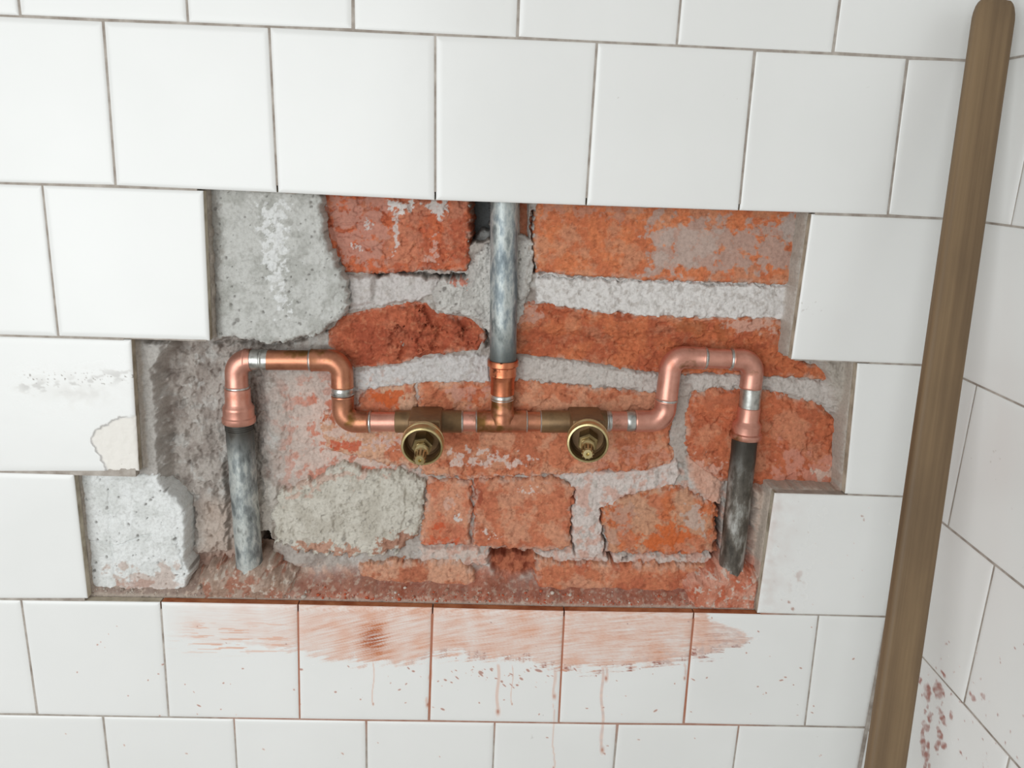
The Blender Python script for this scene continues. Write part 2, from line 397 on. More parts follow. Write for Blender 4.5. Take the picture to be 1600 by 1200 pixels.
def stain_front(x, z):
    px, py = proj(x, np.zeros_like(x), z)
    wx = px+3*fbm(px, py, 14, 2, 3); wy = py+4*fbm(px, py, 17, 3, 4)
    low = np.interp(px, LOWB[:, 0], LOWB[:, 1])+5*fbm(px, py*0, 22, 3, 9); top = np.interp(px, TOPB[:, 0], TOPB[:, 1])
    arc = py+np.interp(px, [236, 420, 560, 700, 900, 1050, 1180], [0, 0, 35, 66, 92, 100, 100])+.00005*(px-760)**2
    st = fbm(px*.040, arc, 2.1, 4, 21, .65); st2 = fbm(px*.12+40, arc, 9.0, 3, 31); st3 = fbm(px, py, 40, 4, 33)
    low = low+9*st2+5*st-2; top = top+7*st2+5*st
    top = np.where(px < 1080, 930, top)
    ins = sstep(-5, 7, low-wy)*sstep(-4, 4, py-top)*sstep(236, 300, px)*sstep(1186, 1165, px+14*st)
    fade = np.interp(px, [236, 330, 440, 520, 1180], [.10, .30, .62, 1, 1])
    near = np.exp(-np.clip(low-py, 0, 99)/7.0)
    body = np.clip(.47+.20*st+.10*st2+.16*st3, .10, 1)*fade
    body = np.maximum(body, near*np.clip(.42+.7*st2+.4*st, 0, 1)*fade*np.interp(px, [236, 700, 850, 1180], [.6, .7, 1.35, 1.5]))
    smudge = np.exp(-(((px-582-6*st3)/20)**2+((py-998)/24)**2))
    body = np.clip(body+smudge*(.45+.5*st), 0, 1)*ins
    right = sstep(1080, 1140, px)*np.clip(.3+.6*st, 0, 1)
    edge = np.exp(-((low-wy-2.5)/2.6)**2)*sstep(-.15, .25, fbm(px, py*0, 26, 4, 91, .6))*np.interp(px, [236, 520, 700, 860, 1180], [0, .3, .7, 1, 1])*sstep(1186, 1165, px)*sstep(-2, 2, py-top)
    mot = sstep(.05, .45, fbm(px*.55, py, 6, 4, 93, .65))*np.exp(-np.clip(low-py, 0, 99)/16.0)*np.interp(px, [236, 960, 1060, 1180], [0, 0, .9, 1])*ins
    body = np.maximum.reduce([body, edge*.9, mot*.85])
    dark = np.clip(np.maximum(edge, mot)+.5*near*sstep(820, 960, px)*(.5+st2)+smudge*.7+.22*np.clip(st, 0, 1)+.5*right, 0, 1)
    # the light left end: sparse strokes
    sp = sstep(.28, .45, fbm(px*.06, py, 4.0, 3, 77))*sstep(250, 330, px)*(1-sstep(430, 520, px))*sstep(1028, 1012, py)*sstep(950, 985, py)
    body = np.maximum(body, sp*.6)
    amt = np.clip(body, 0, 1)
    for (cx, y0, y1, wd) in DRIPS:
        d = np.abs(px-cx-1.6*np.sin(py/11.0))
        drop = np.exp(-(((px-cx)/ (wd*.9))**2+((py-y1)/(wd*1.6))**2))
        tr = sstep(wd, wd*.4, d)*sstep(y0-3, y0+3, py)*sstep(y1+2, y1-3, py)*.38
        amt = np.maximum(amt, np.maximum(tr, drop*.85)); dark = np.maximum(dark, drop*.7)
    spl = np.zeros_like(amt)
    for (cx, cy, r_, an, el) in SPL:
        m = (np.abs(px-cx) < 14) & (np.abs(py-cy) < 14)
        if not m.any(): continue
        dx = px[m]-cx; dy = py[m]-cy; u_ = dx*np.cos(an)+dy*np.sin(an); v_ = -dx*np.sin(an)+dy*np.cos(an)
        spl[m] = np.maximum(spl[m], sstep(1.25, .7, np.hypot(u_/(r_*el), v_/r_)))
    amt = np.maximum(amt, spl*.7); dark = np.maximum(dark, spl*.9)
    col = DUST*(1-dark[..., None])+DUSTD*dark[..., None]
    return np.zeros_like(amt), amt, col
CHIP = [(142,687),(150,672),(184,654),(212,648),(222,742),(172,742),(157,717)]
def stain_chip(x, z):
    px, py = proj(x, np.zeros_like(x), z)
    wx = px+3*fbm(px, py, 12, 3, 5); wy = py+3*fbm(px, py, 12, 3, 6)
    s = psd(CHIP, wx, wy)
    ins = sstep(-1, 2.5, s)
    dd = ins*np.clip(.0006+.0004*fbm(px, py, 14, 4, 8), 0, .0009)
    line = np.exp(-((s+.2)/1.8)**2)*sstep(208, 190, px)
    gm = np.exp(-((py-595-10*np.sin(px/45.0))/16)**2)*sstep(10, 40, px)*sstep(.0, .5, fbm(px*.5, py, 12, 4, 12)+.1)
    sp = sstep(.55, .7, fbm(px, py*1.6, 5.5, 3, 14))*np.exp(-((py-592)/14)**2)*sstep(20, 45, px)
    gm2 = np.exp(-(((px-130)/60)**2+((py-615)/22)**2))*.3*np.clip(.5+fbm(px, py, 25, 3, 17), 0, 1)
    amt = np.clip(np.maximum.reduce([ins*.75, line*.6, gm*.34, sp*.8, gm2]), 0, 1)
    d_ = np.clip(np.maximum.reduce([line, gm*.6, sp, gm2])*1.3*(1-ins*(1-line)), 0, 1)[..., None]
    col = CREAM*(1-d_)+GRIME*d_
    return dd, amt, col
def stain_left_edge(x, z):
    px, py = proj(x, np.zeros_like(x), z)
    n = fbm(px, py, 20, 4, 41)
    xl = 1210-(py-770)*.144
    amt = np.exp(-np.clip(px-xl, 0, 999)/22)*np.clip(.35+.5*n, 0, 1)*.5
    amt = np.maximum(amt, np.exp(-(((px-1245)/12)**2+((py-905)/26)**2))*sstep(.15, .5, n)*.4)
    amt = np.maximum(amt, sstep(.95, 1.05, fbm(px, py, 6, 2, 43))*.3)
    sp = np.zeros_like(amt)
    for cx, cy, r_ in ((1239, 952, 2.5), (1233, 941, 1.8), (1347, 806, 1.6), (1350, 812, 1.2)):
        sp = np.maximum(sp, sstep(1.3, .7, np.hypot(px-cx, py-cy)/r_))
    amt = np.maximum(amt, sp*.8)
    return np.zeros_like(amt), amt, np.broadcast_to(lin((170, 120, 100)), amt.shape+(3,))*1.0

# ------------------------------------------------------------------ wall_back: core with grout face, the tiles as parts
ROWS = range(-2, 9)
XL = -.56
def boxes(me_name, bs):
    bm = bmesh.new()
    for (x0, x1, y0, y1, z0, z1) in bs:
        vs = [bm.verts.new(p) for p in ((x0,y0,z0),(x1,y0,z0),(x1,y1,z0),(x0,y1,z0),(x0,y0,z1),(x1,y0,z1),(x1,y1,z1),(x0,y1,z1))]
        for f in ((0,1,5,4),(1,2,6,5),(2,3,7,6),(3,0,4,7),(4,5,6,7),(3,2,1,0)): bm.faces.new([vs[k] for k in f])
    me = bpy.data.meshes.new(me_name); bm.to_mesh(me); bm.free(); return me
HL = {r: (min(jx(r, 1 if r == 1 else 0, 0), jx(r, 1 if r == 1 else 0, 1)), max(jx(r, 5, 0), jx(r, 5, 1))) for r in (1, 2, 3)}
ZT = line_z(1, 0.0); ZB = line_z(4, 0.0)
def hz(k): return -(k-2)*T*ASP
FLOOR_Z = -.90; TOP_Z = .75
GY = .0011
bs = [(XL-.5, XC, GY, TH, line_z(1, .0)+.006, TOP_Z), (XL-.5, XC, GY, TH, FLOOR_Z, line_z(4, 0)-.006)]
for r in (1, 2, 3):
    za = line_z(1, 0)+.006 if r == 1 else hz(r); zb = line_z(4, 0)-.006 if r == 3 else hz(r+1)
    bs.append((XL-.5, HL[r][0]-.003, GY, TH, zb, za)); bs.append((HL[r][1]+.003, XC, GY, TH, zb, za))
bs.append((XL-.5, XC+.12, .085, .12, FLOOR_Z, TOP_Z))
wall = link('wall_back', boxes('wall_back', bs), M_GROUT, smooth=False)
tag(wall, 'white square-tiled wall with a broken-out opening showing brick and pipes', 'wall', kind='structure')

def I3(V): return V
for row in ROWS:
    for i in range(-8, 12):
        if missing(row, i): continue
        q = tile_quad(row, i)
        if q is None or min(p[0] for p in q) < XL-.02: continue
        fn = None; dense = None
        if row == 4 and 0 <= i <= 6: fn = stain_front; dense = .00058
        elif row == 5 and 0 <= i <= 6: fn = stain_front; dense = .0011
        elif row == 2 and i == -1: fn = stain_chip; dense = .0007
        elif row == 3 and i == 5: fn = stain_left_edge; dense = .0012
        o = link('tile', tile_mesh(q, I3, dense, fn, 100+row*31+i, M_EDGED if row == 4 and 1 <= i <= 5 else None), None, wall)
        if fn is stain_chip: o['label'] = 'chipped white tile with a broken glaze corner'

# ------------------------------------------------------------------ wall_right
def R3(V):                      # wall coordinates (distance out from the corner, depth, height) -> right wall
    return np.stack([XC+V[:, 1], -V[:, 0], V[:, 2]], -1)
wr = link('wall_right', boxes('wall_right', [(XC+GY, XC+.12, -1.0, .0, FLOOR_Z, TOP_Z), (XC-.0009, XC+.003, -.0012, .004, FLOOR_Z, TOP_Z)]), M_GROUT, smooth=False)
tag(wr, 'white tiled side wall at right with a few red dust splashes', 'wall', kind='structure')
ry = {0: -at_x(1596, 262, XC)[1], 2: -at_x(1504, 700, XC)[1], 3: -at_x(1530, 980, XC)[1]}
j0 = {}
for row in ROWS:
    base = ry[2] if row % 2 == 0 else ry[3]
    j0[row] = base % T
if 0 in ry: j0[0] = ry[0] % T
_rs = np.random.RandomState(5)
SPR = [(_rs.normal(1452, 22), _rs.uniform(1050, 1200), _rs.uniform(1.0, 4.2), _rs.uniform(1.1, 1.9), _rs.uniform(1.2, 3.4)) for _ in range(26)]
SPR += [(1449, 1082, 6, 1.5, 2.6), (1466, 1078, 7, 1.2, 2.0), (1442, 1160, 4, 1.55, 6), (1465, 1165, 4.5, 1.9, 2), (1518, 1088, 3, .9, 3), (1535, 1088, 3, .7, 2), (1472, 1120, 4, 1.2, 4), (1450, 1165, 3, 1.5, 3)]
SPR += [(_rs.uniform(1440, 1600), _rs.uniform(1000, 1200), _rs.uniform(.5, 1.4), 1.2, 1.5) for _ in range(60)]
def stain_right(u, z):
    px, py = proj(np.full_like(u, XC), -u, z)
    amt = np.zeros_like(u); wx = px+2*fbm(px, py, 9, 3, 51); wy = py+2*fbm(px, py, 9, 3, 52)
    for (cx, cy, r_, an, el) in SPR:
        dx = wx-cx; dy = wy-cy; u_ = dx*np.cos(an)+dy*np.sin(an); v_ = -dx*np.sin(an)+dy*np.cos(an)
        amt = np.maximum(amt, sstep(1.2, .75, np.hypot(u_/(r_*el), v_/r_)))
    amt = amt*np.clip(.75+.6*fbm(px, py, 7, 3, 53), 0, 1)
    return np.zeros_like(u), amt*.85, np.broadcast_to(lin((160, 84, 66)), u.shape+(3,))*1.0
for row in ROWS:
    zt, zb = line_z(row, XC), line_z(row+1, XC)
    e = [0.0]+[j0[row]+T*k for k in range(5)]
    if e[1] < .012: e.pop(1)
    for k in range(len(e)-1):
        q = [(e[k]+(.0006 if k == 0 else 0), zt), (e[k+1], zt), (e[k+1], zb), (e[k]+(.0006 if k == 0 else 0), zb)]
        fn = stain_right if row in (3, 4, 5) and k < 3 else None
        # mirrored so that the glaze faces into the room
        me = tile_mesh(q, R3, .0010 if fn else None, fn, 900+row*17+k)
        link('tile', me, None, wr)

fl = link('floor', boxes('floor', [(XL-.5, XC+.12, -1.6, .12, FLOOR_Z-.05, FLOOR_Z)]), M_FLOOR, smooth=False)
tag(fl, 'bare concrete floor below the tiled walls', 'floor', kind='structure')

# ------------------------------------------------------------------ the opening: mortar bed, bricks, plaster patches (all relief is geometry)
def mixv(a, b, t): return a*(1-t[..., None])+np.asarray(b)*t[..., None]
HOLE = [(jx(1, 1, 0), line_z(1, jx(1, 1, 0)))]
for xx in np.linspace(jx(1, 1, 0), jx(1, 5, 0), 12)[1:-1]: HOLE.append((xx, line_z(1, xx)))
HOLE += [(jx(1, 5, 0), line_z(1, jx(1, 5, 0))), (jx(1, 5, 1), line_z(2, jx(1, 5, 1))), (jx(2, 5, 0), line_z(2, jx(2, 5, 0))),
         (jx(2, 5, 1), line_z(3, jx(2, 5, 1))), (jx(3, 5, 0), line_z(3, jx(3, 5, 0))), (jx(3, 5, 1), line_z(4, jx(3, 5, 1)))]
for xx in np.linspace(jx(3, 5, 1), jx(3, 0, 1), 10)[1:-1]: HOLE.append((xx, line_z(4, xx)))
HOLE += [(jx(3, 0, 1), line_z(4, jx(3, 0, 1))), (jx(3, 0, 0), line_z(3, jx(3, 0, 0))), (jx(2, 0, 1), line_z(3, jx(2, 0, 1))),
         (jx(2, 0, 0), line_z(2, jx(2, 0, 0))), (jx(1, 1, 1), line_z(2, jx(1, 1, 1)))]
HOLE = np.array(HOLE)*1000                 # millimetres
ZE = np.array([at(*p) for p in LINES[4]])

def grid(x0, x1, z0, z1, st):
    xs = np.arange(x0, x1+st, st); zs = np.arange(z0, z1+st, st)
    return np.meshgrid(xs, zs)
def sheet(name, X, D, Z, col, keep=None, parent=None, label=None):
    nv, nu = X.shape
    idx = np.arange(nu*nv).reshape(nv, nu)
    q = np.stack([idx[:-1, :-1], idx[:-1, 1:], idx[1:, 1:], idx[1:, :-1]], -1).reshape(-1, 4)
    V = np.stack([X, D, Z], -1).reshape(-1, 3); c = np.clip(col, 0.004, .9).reshape(-1, 3)
    if keep is not None:
        kf = keep.ravel()[q].any(1); q = q[kf]
        used = np.zeros(len(V), bool); used[q.ravel()] = True
        mp = np.cumsum(used)-1; V = V[used]; c = c[used]; q = mp[q]
    me = mesh_np(name, V, q, {'albedo': ('FLOAT_COLOR', c)})
    o = link(name, me, M_MIN, parent)
    if label: o['label'] = label
    return o

# traced outlines (image positions of the edges of each piece)
BR = {
 'b1': [(498,296),(625,296),(734,300),(736,348),(732,428),(659,424),(591,429),(538,425),(526,406),(509,384),(504,338)],
 'b2': [(840,306),(1252,316),(1262,371),(1251,424),(1236,447),(1168,443),(1001,438),(895,432),(838,424),(832,380)],
 'bs': [(806,310),(831,312),(832,382),(806,382)],
 'b3': [(509,522),(526,500),(541,488),(570,481),(616,474),(645,469),(669,470),(683,486),(722,491),(739,495),(755,512),(760,529),(748,551),(707,553),(652,560),(645,565),(625,572),(553,577),(524,556),(510,539)],
 'b4': [(800,481),(842,469),(895,479),(952,487),(1009,490),(1107,494),(1229,495),(1233,526),(1241,556),(1261,567),(1286,569),(1298,591),(1310,601),(1265,591),(1192,590),(1107,586),(1038,589),(1017,586),(960,578),(895,567),(822,560),(800,558)],
 'b5a': [(572,607),(620,599),(650,597),(652,735),(600,727),(545,712),(512,702),(500,668),(506,640),(556,630)],
 'b5b': [(654,597),(700,594),(762,593),(806,592),(895,600),(960,607),(1028,613),(1053,622),(1050,690),(1056,722),(1020,737),(900,742),(806,746),(740,750),(690,748),(656,742)],
 'b6': [(1081,615),(1109,606),(1156,606),(1194,609),(1241,619),(1281,630),(1303,647),(1312,672),(1319,703),(1324,780),(1256,780),(1212,778),(1178,765),(1122,752),(1074,719),(1070,694),(1073,647)],
 'b7a': [(668,748),(736,752),(737,795),(733,853),(655,853),(658,827),(666,770)],
 'b7b': [(740,748),(876,747),(899,764),(893,798),(891,827),(894,857),(850,862),(805,859),(738,854),(741,795)],
 'b7c': [(944,795),(960,780),(991,770),(1056,757),(1097,777),(1119,790),(1120,862),(1069,868),(981,866),(953,862),(942,819)],
 'b8a': [(560,884),(635,878),(669,878),(720,879),(742,897),(740,925),(643,925),(560,915)],
 'b8b': [(836,872),(862,879),(918,881),(1000,882),(1106,884),(1131,906),(1152,950),(836,952)],
}
UL = [(300,286),(500,296),(506,371),(525,415),(539,440),(543,478),(534,496),(516,506),(494,523),(450,534),(425,538),(388,532),(360,527),(338,531),(300,533)]
LLS = [(90,730),(247,742),(249,759),(270,777),(287,796),(289,837),(287,875),(296,897),(289,918),(240,940),(100,950)]
LS = [(180,520),(262,536),(250,560),(240,580),(243,620),(248,680),(250,750),(180,750)]
LUMP = [(765,379),(744,396),(735,416),(731,436),(690,436),(674,457),(678,478),(695,488),(732,493),(748,502),(765,520),(790,526),(808,508),(821,483),(828,440),(834,425),(831,372),(800,366)]
CEM = [(431,790),(440,770),(470,758),(510,738),(532,722),(570,735),(620,738),(663,750),(660,800),(655,842),(630,864),(560,872),(470,866),(430,850),(424,812)]
MJL = [(541,432),(560,430),(590,432),(640,430),(690,436),(676,460),(660,468),(616,474),(570,482),(545,488),(541,462)]
TMORT = [(876,736),(905,728),(960,735),(1000,724),(1058,715),(1062,742),(1050,758),(990,768),(950,790),(942,820),(944,868),(893,870),(893,800),(900,766)]
RIM_R = [(1262,330),(1300,330),(1290,560),(1232,560),(1232,500),(1246,440)]
RIM_R2 = [(1286,560),(1370,560),(1360,700),(1322,700),(1314,655),(1300,600)]
RIM_R3 = [(1178,766),(1215,764),(1205,860),(1190,960),(1150,958),(1150,915),(1172,890),(1182,820)]
RISER = [(765,300),(810,300),(808,565),(764,565)]

grey = lin((176,168,161)); greyd = lin((156,146,139)); white = lin((214,210,207)); lgrey = lin((196,195,191))
pink = lin((205,158,140)); pinkw = lin((212,186,174)); red = lin((190,98,66)); redd = lin((168,78,52)); orange = lin((208,108,62)); dustg = lin((184,160,148))

def warp(px, py, a=4.0, s=14, seed=61):
    return px+a*fbm(px, py, s, 3, seed), py+a*fbm(px, py, s, 3, seed+7)

def smear(px, py, sd, feather, th, sc, seed, stretch=1.0):
    """ragged patch: inside sd, broken up by noise"""
    n = fbm(px/stretch, py, sc, 5, seed, .6)
    return sstep(th-.16, th+.16, n+np.clip(sd/feather, -1.5, 1))

# ---- mortar bed
x0, _, _ = at(95, 940, .0); x1 = at(1415, 400, .0)[0]
X, Z = grid(x0, x1, at(700, 985, 0)[2], at(700, 280, .0)[2], .00056)
D0 = .0305
px, py = proj(X, np.full_like(X, D0), Z)
wx, wy = warp(px, py, 4.5, 15, 61)
n1 = fbm(px, py, 30, 5, 101); n2 = fbm(px, py, 9, 4, 111, .6); n3 = fbm(px, py, 90, 3, 121)
pit = np.clip(worley(px, py, 13, 3)[0], 0, .42)/.42
D = D0+.0014*n1+.0006*n2+.0016*n3*.5
col = np.broadcast_to(grey, X.shape+(3,)).copy()
col = mixv(col, greyd, sstep(-.1, .5, n1+.3*n2))
col = mixv(col, lgrey, sstep(.15, .6, fbm(px, py, 26, 5, 131, .6))*.55)
# left chase: deep and uneven, with vertical grooves
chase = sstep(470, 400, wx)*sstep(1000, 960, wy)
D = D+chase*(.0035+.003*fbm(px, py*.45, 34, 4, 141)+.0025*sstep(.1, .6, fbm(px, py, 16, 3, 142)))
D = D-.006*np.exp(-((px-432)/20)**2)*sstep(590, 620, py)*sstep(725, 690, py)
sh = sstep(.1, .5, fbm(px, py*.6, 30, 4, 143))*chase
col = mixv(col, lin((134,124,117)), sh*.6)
# dusty transition to the brick
tr = sstep(400, 500, wx+20*n1)*sstep(690, 560, wx)*sstep(560, 620, wy)*sstep(790, 730, wy)
col = mixv(col, pinkw, tr*.85); col = mixv(col, lin((196,120,96)), tr*sstep(.05, .4, fbm(px, py, 22, 5, 151, .6))*.9)
tr2 = sstep(300, 420, wx)*sstep(600, 520, wx)*sstep(560, 600, wy)*sstep(760, 700, wy)*.5
col = mixv(col, lin((188,176,168)), tr2*sstep(-.1, .4, n1))
lowl = sstep(300, 330, wx)*sstep(450, 420, wx)*sstep(760, 800, wy)
col = mixv(col, lin((186,170,158)), lowl*.8)
# light bed joints
def joint(poly, c, dd, feather=7, amt=1.0, seed=200, brk=-.35):
    global D, col
    s = psd(poly, wx, wy); m = sstep(-2, 3, s)
    b = sstep(brk-.2, brk+.2, fbm(px, py, 12, 4, seed, .6))
    col = mixv(col, c, m*amt*(.45+.55*b)); D = D+m*dd
joint([(834,425),(895,430),(1001,436),(1168,441),(1245,445),(1240,498),(1107,496),(1009,493),(952,489),(895,481),(838,473)], white, -.0032, seed=201)
joint(MJL, lin((200,194,191)), -.0025, seed=203)
joint([(545,577),(625,570),(652,560),(707,553),(765,556),(765,598),(700,597),(620,602),(572,608),(548,612)], lin((200,196,194)), -.0022, seed=205)
joint([(800,556),(895,565),(960,576),(1030,585),(1060,585),(1110,583),(1192,588),(1265,590),(1312,602),(1335,640),(1322,670),(1303,645),(1281,628),(1241,617),(1194,606),(1109,605),(1081,612),(1050,622),(1028,613),(960,607),(895,600),(800,592)], lin((194,186,180)), -.0022, seed=207)
joint([(1052,590),(1078,600),(1074,640),(1072,690),(1075,722),(1052,722),(1048,690)], lin((176,164,156)), -.0012, seed=209)
joint(TMORT, lin((206,194,188)), -.0030, seed=211)
joint([(655,853),(735,853),(762,862),(764,880),(720,882),(660,880)], lin((202,184,174)), -.0028, seed=213)
joint([(836,862),(893,858),(945,864),(1069,868),(1112,866),(1112,884),(1000,882),(918,880),(862,878)], lin((204,188,180)), -.0024, seed=215)
pd_ = sstep(700, 760, wy)*sstep(640, 720, wx)
col = mixv(col, lin((200,148,128)), pd_*sstep(-.1, .4, fbm(px, py, 20, 5, 163, .62))*.6)
# soft red dust over the lower bed
ld = sstep(880, 905, wy)*sstep(300, 460, wx)
col = mixv(col, lin((186,120,98)), ld*np.clip(.35+.9*fbm(px, py, 34, 5, 161), 0, 1))
col = mixv(col, lin((206,180,164)), sstep(870, 900, wy)*sstep(400, 450, wx)*sstep(760, 700, wx)*sstep(.0, .35, fbm(px*.6, py, 18, 5, 162, .6)))
col = mixv(col, lin((150,112,96)), sstep(850, 880, wy)*sstep(440, 380, wx)*sstep(295, 310, wx)*.7)
# lumps of mortar beside the left pipe, crumbly spots
d1, d2, vv = worley(wx, wy, 20, 9)
lm = sstep(-6, 4, psd([(398,735),(436,760),(428,838),(400,834)], wx, wy))
D = D-lm*(.006*np.sqrt(np.clip(1-d1, 0, 1))); col = mixv(col, lin((186,180,172)), lm*.8)
lm = sstep(-6, 4, psd([(300,720),(352,715),(356,860),(310,860)], wx, wy))
D = D-lm*(.004*np.sqrt(np.clip(1-d1, 0, 1))+.003)
lm = sstep(-4, 6, psd([(545,430),(585,430),(584,472),(546,478)], px, py))
D = D-lm*.004
cr = sstep(-8, 4, psd([(1075,715),(1130,722),(1120,790),(1085,760)], wx, wy))
D = D-cr*.003*np.sqrt(np.clip(1-d1, 0, 1)); col = mixv(col, lin((210,160,138)), cr*.8)
# voids
def void(poly, dep, f=3.0, wp=True):
    global D
    s = psd(poly, wx if wp else px, wy if wp else py); m = sstep(-f, f, s); D = D*(1-m)+dep*m; return m
vm = void([(733,290),(768,290),(768,372),(733,384)], .062); col = mixv(col, lin((110,112,112)), vm)
void([(404,832),(424,832),(426,892),(406,896)], .066, 1.6)
void([(680,427),(733,430),(734,438),(686,437)], .050, 2)
void([(1113,785),(1128,785),(1124,892),(1110,890)], .058, 2)
vm = void([(763,858),(800,856),(834,862),(838,890),(812,898),(780,900),(768,888)], .036+.0035*fbm(px, py, 18, 4, 231), 4.5); col = mixv(mixv(col, lin((178,108,80)), vm), lin((150,84,62)), vm*sstep(0, .4, fbm(px, py, 14, 4, 232)))
void([(765,858),(832,862),(830,870),(768,872)], .048, 2.5)
void([(951,862),(956,862),(958,878),(953,878)], .044, 1.2); void([(972,868),(980,868),(980,876),(972,876)], .042, 1.2)
for ln, w_, dp in (([(580,428),(640,426),(690,430)], 2.2, .012), ([(899,764),(892,800),(890,830),(896,860)], 1.6, .009), ([(941,795),(941,830),(946,862)], 1.6, .009),
                   ([(505,512),(470,532),(425,541),(380,536),(335,537)], 3.0, .006), ([(832,330),(832,425)], 1.8, .014), ([(760,512),(763,540)], 3, .012),
                   ([(541,500),(512,520)], 2, .008), ([(840,432),(1000,439),(1168,444),(1236,448)], 1.2, .005)):
    d_ = lined(ln, wx, wy); D = D+dp*np.exp(-(d_/w_)**2)
for kk, pl in BR.items():
    D = D+.007*sstep(3, 9, psd(pl, px, py))
# shallow rims along the opening: cut plaster left under the tile edge
for poly, dep, c in ((LS, .0135, lin((186,182,177))), (RIM_R, .019, lin((184,178,172))), (RIM_R2, .020, lin((178,170,160))), (RIM_R3, .0185, lin((188,168,154)))):
    qx, qy = proj(X, np.full_like(X, dep), Z); qx, qy = warp(qx, qy, 4.5, 15, 61)
    s = psd(poly, qx, qy); m = sstep(-10, 7, s); D = D*(1-m)+(dep+.0010*n1+.0007*n2)*m
    col = mixv(col, c, m*.9)
col = mixv(col, lin((222,206,188)), sstep(-4, 4, psd([(1150,912),(1180,900),(1188,958),(1152,955)], wx, wy))*.9)
col = mixv(col, lin((190,110,86)), sstep(-4, 4, psd([(1165,860),(1182,862),(1178,905),(1160,900)], wx, wy))*.6)
# sill at the bottom
ze = np.interp(X, ZE[:, 0], ZE[:, 2])
zr = (Z-ze)*1000+2.6*fbm(px, py*.0+5, 34, 2, 171, .5)
for hx_, hw_, hh_ in ((392, 46, 9.0), (330, 40, 4.0), (1141, 40, 8.5), (1170, 30, 7.0), (560, 90, 3.0)):
    xq = at(hx_, 905, .01)[0]*1000; zr = zr-hh_*np.exp(-((X*1000-xq)/(hw_*.26))**2)
ram = sstep(17, 1.0, zr)
D = D*(1-ram)+(.0088)*ram
ram2 = sstep(22, 6, zr)
sc_ = mixv(np.broadcast_to(lin((168,110,90)), X.shape+(3,)), lin((150,134,124)), sstep(520, 380, px)*.9)
sc_ = mixv(sc_, lin((204,186,170)), sstep(.2, .5, fbm(X*1000, D*1000+Z*500, 5, 4, 181, .6))*.6)
sc_ = mixv(sc_, lin((140,72,52)), sstep(.15, .5, fbm(X*1000, D*1000+Z*500, 8, 4, 182, .6))*sstep(420, 560, px)*.7)
col = mixv(col, sc_, ram2*.85)
# the rim under the tiles
sh_ = psd(HOLE, X*1000+1.0*fbm(px, py, 24, 3, 191), Z*1000+1.0*fbm(px, py, 24, 3, 192))
m = sstep(1.4, -.6, sh_)
D = np.where(sh_ < 3, D*(1-m)+(TH+.0006)*m, D)
col = mixv(col, lin((182,172,160)), sstep(2.5, .5, sh_)*.6)
D = D-.00035*pit*0+.0009*(1-pit)*sstep(.2, .5, n2)
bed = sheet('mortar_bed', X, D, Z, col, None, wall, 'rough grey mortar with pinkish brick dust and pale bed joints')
BED_X, BED_Z, BED_D = X, Z, D

# ---- one relief piece from a traced outline
def piece(name, poly, dep, colf, amp=1.0, edge=7.0, wa=3.0, seed=0, hf=None, label=None, step=.00056, ws=13, ed=.0030):
    P = np.array([at(p[0], p[1], dep) for p in poly])
    X, Z = grid(P[:, 0].min()-.006, P[:, 0].max()+.006, P[:, 2].min()-.006, P[:, 2].max()+.006, step)
    px, py = proj(X, np.full_like(X, dep), Z)
    wx, wy = warp(px, py, wa, ws, seed+61)
    s = psd(poly, wx, wy)
    n1 = fbm(px, py, 34, 5, seed+1); n2 = fbm(px, py, 8, 4, seed+2, .6)
    D = dep+amp*(.0008*n1+.00026*n2)
    if hf is not None: D = D+hf(px, py, s, n1, n2)
    t = np.clip(1-s/edge, 0, 1)
    D = D+ed*t**2.2+np.where(s < 0, -s*.006, 0)
    D = np.minimum(D, dep+.034)
    # never through the tile backs
    sh = psd(HOLE, X*1000, Z*1000)
    D = np.where(sh < 1.0, np.maximum(D, TH+.0008), D)
    c = colf(px, py, s, n1, n2)
    return sheet(name, X, D, Z, c, s > -5, wall, label)

def brickcol(base, alt, dust, seed, da=.5, dth=.0, marks=()):
    def f(px, py, s, n1, n2):
        c = np.broadcast_to(lin(base), px.shape+(3,)).copy()
        c = mixv(c, lin(alt), sstep(-.25, .35, fbm(px, py, 46, 5, seed+11)))
        c = mixv(c, lin(dust), sstep(dth-.15, dth+.3, fbm(px, py, 60, 6, seed+21, .62))*da)
        c = c*(1+.16*fbm(px, py, 7, 3, seed+31, .6))[..., None]
        c = mixv(c, lin((124, 56, 36)), sstep(.52, .72, fbm(px, py*1.2, 12, 5, seed+35, .65))*.4)
        c = mixv(c, lin((222, 150, 116)), sstep(.45, .7, fbm(px*.8, py*1.1, 9, 4, seed+37, .65))*.22)
        g = c.mean(-1, keepdims=True); c = (g+(c-g)*.86)*np.array([1.06, 1.11, .94])
        for (poly, cc, feather, th, amt, sc) in marks:
            wx, wy = warp(px, py, 4, 10, seed+41)
            c = mixv(c, lin(cc), smear(px, py, psd(poly, wx, wy), feather, th, sc, seed+51)*amt)
        c = mixv(c, lin((196, 166, 150)), sstep(11, 0, s)*.75*sstep(.0, .35, fbm(px, py, 17, 5, seed+39, .6)))
        return c
    return f
def circ(x, y, rx, ry=None, k=10):
    ry = ry or rx; return [(x+rx*math.cos(2*math.pi*i/k), y+ry*math.sin(2*math.pi*i/k)) for i in range(k)]
WH = (208, 202, 198)
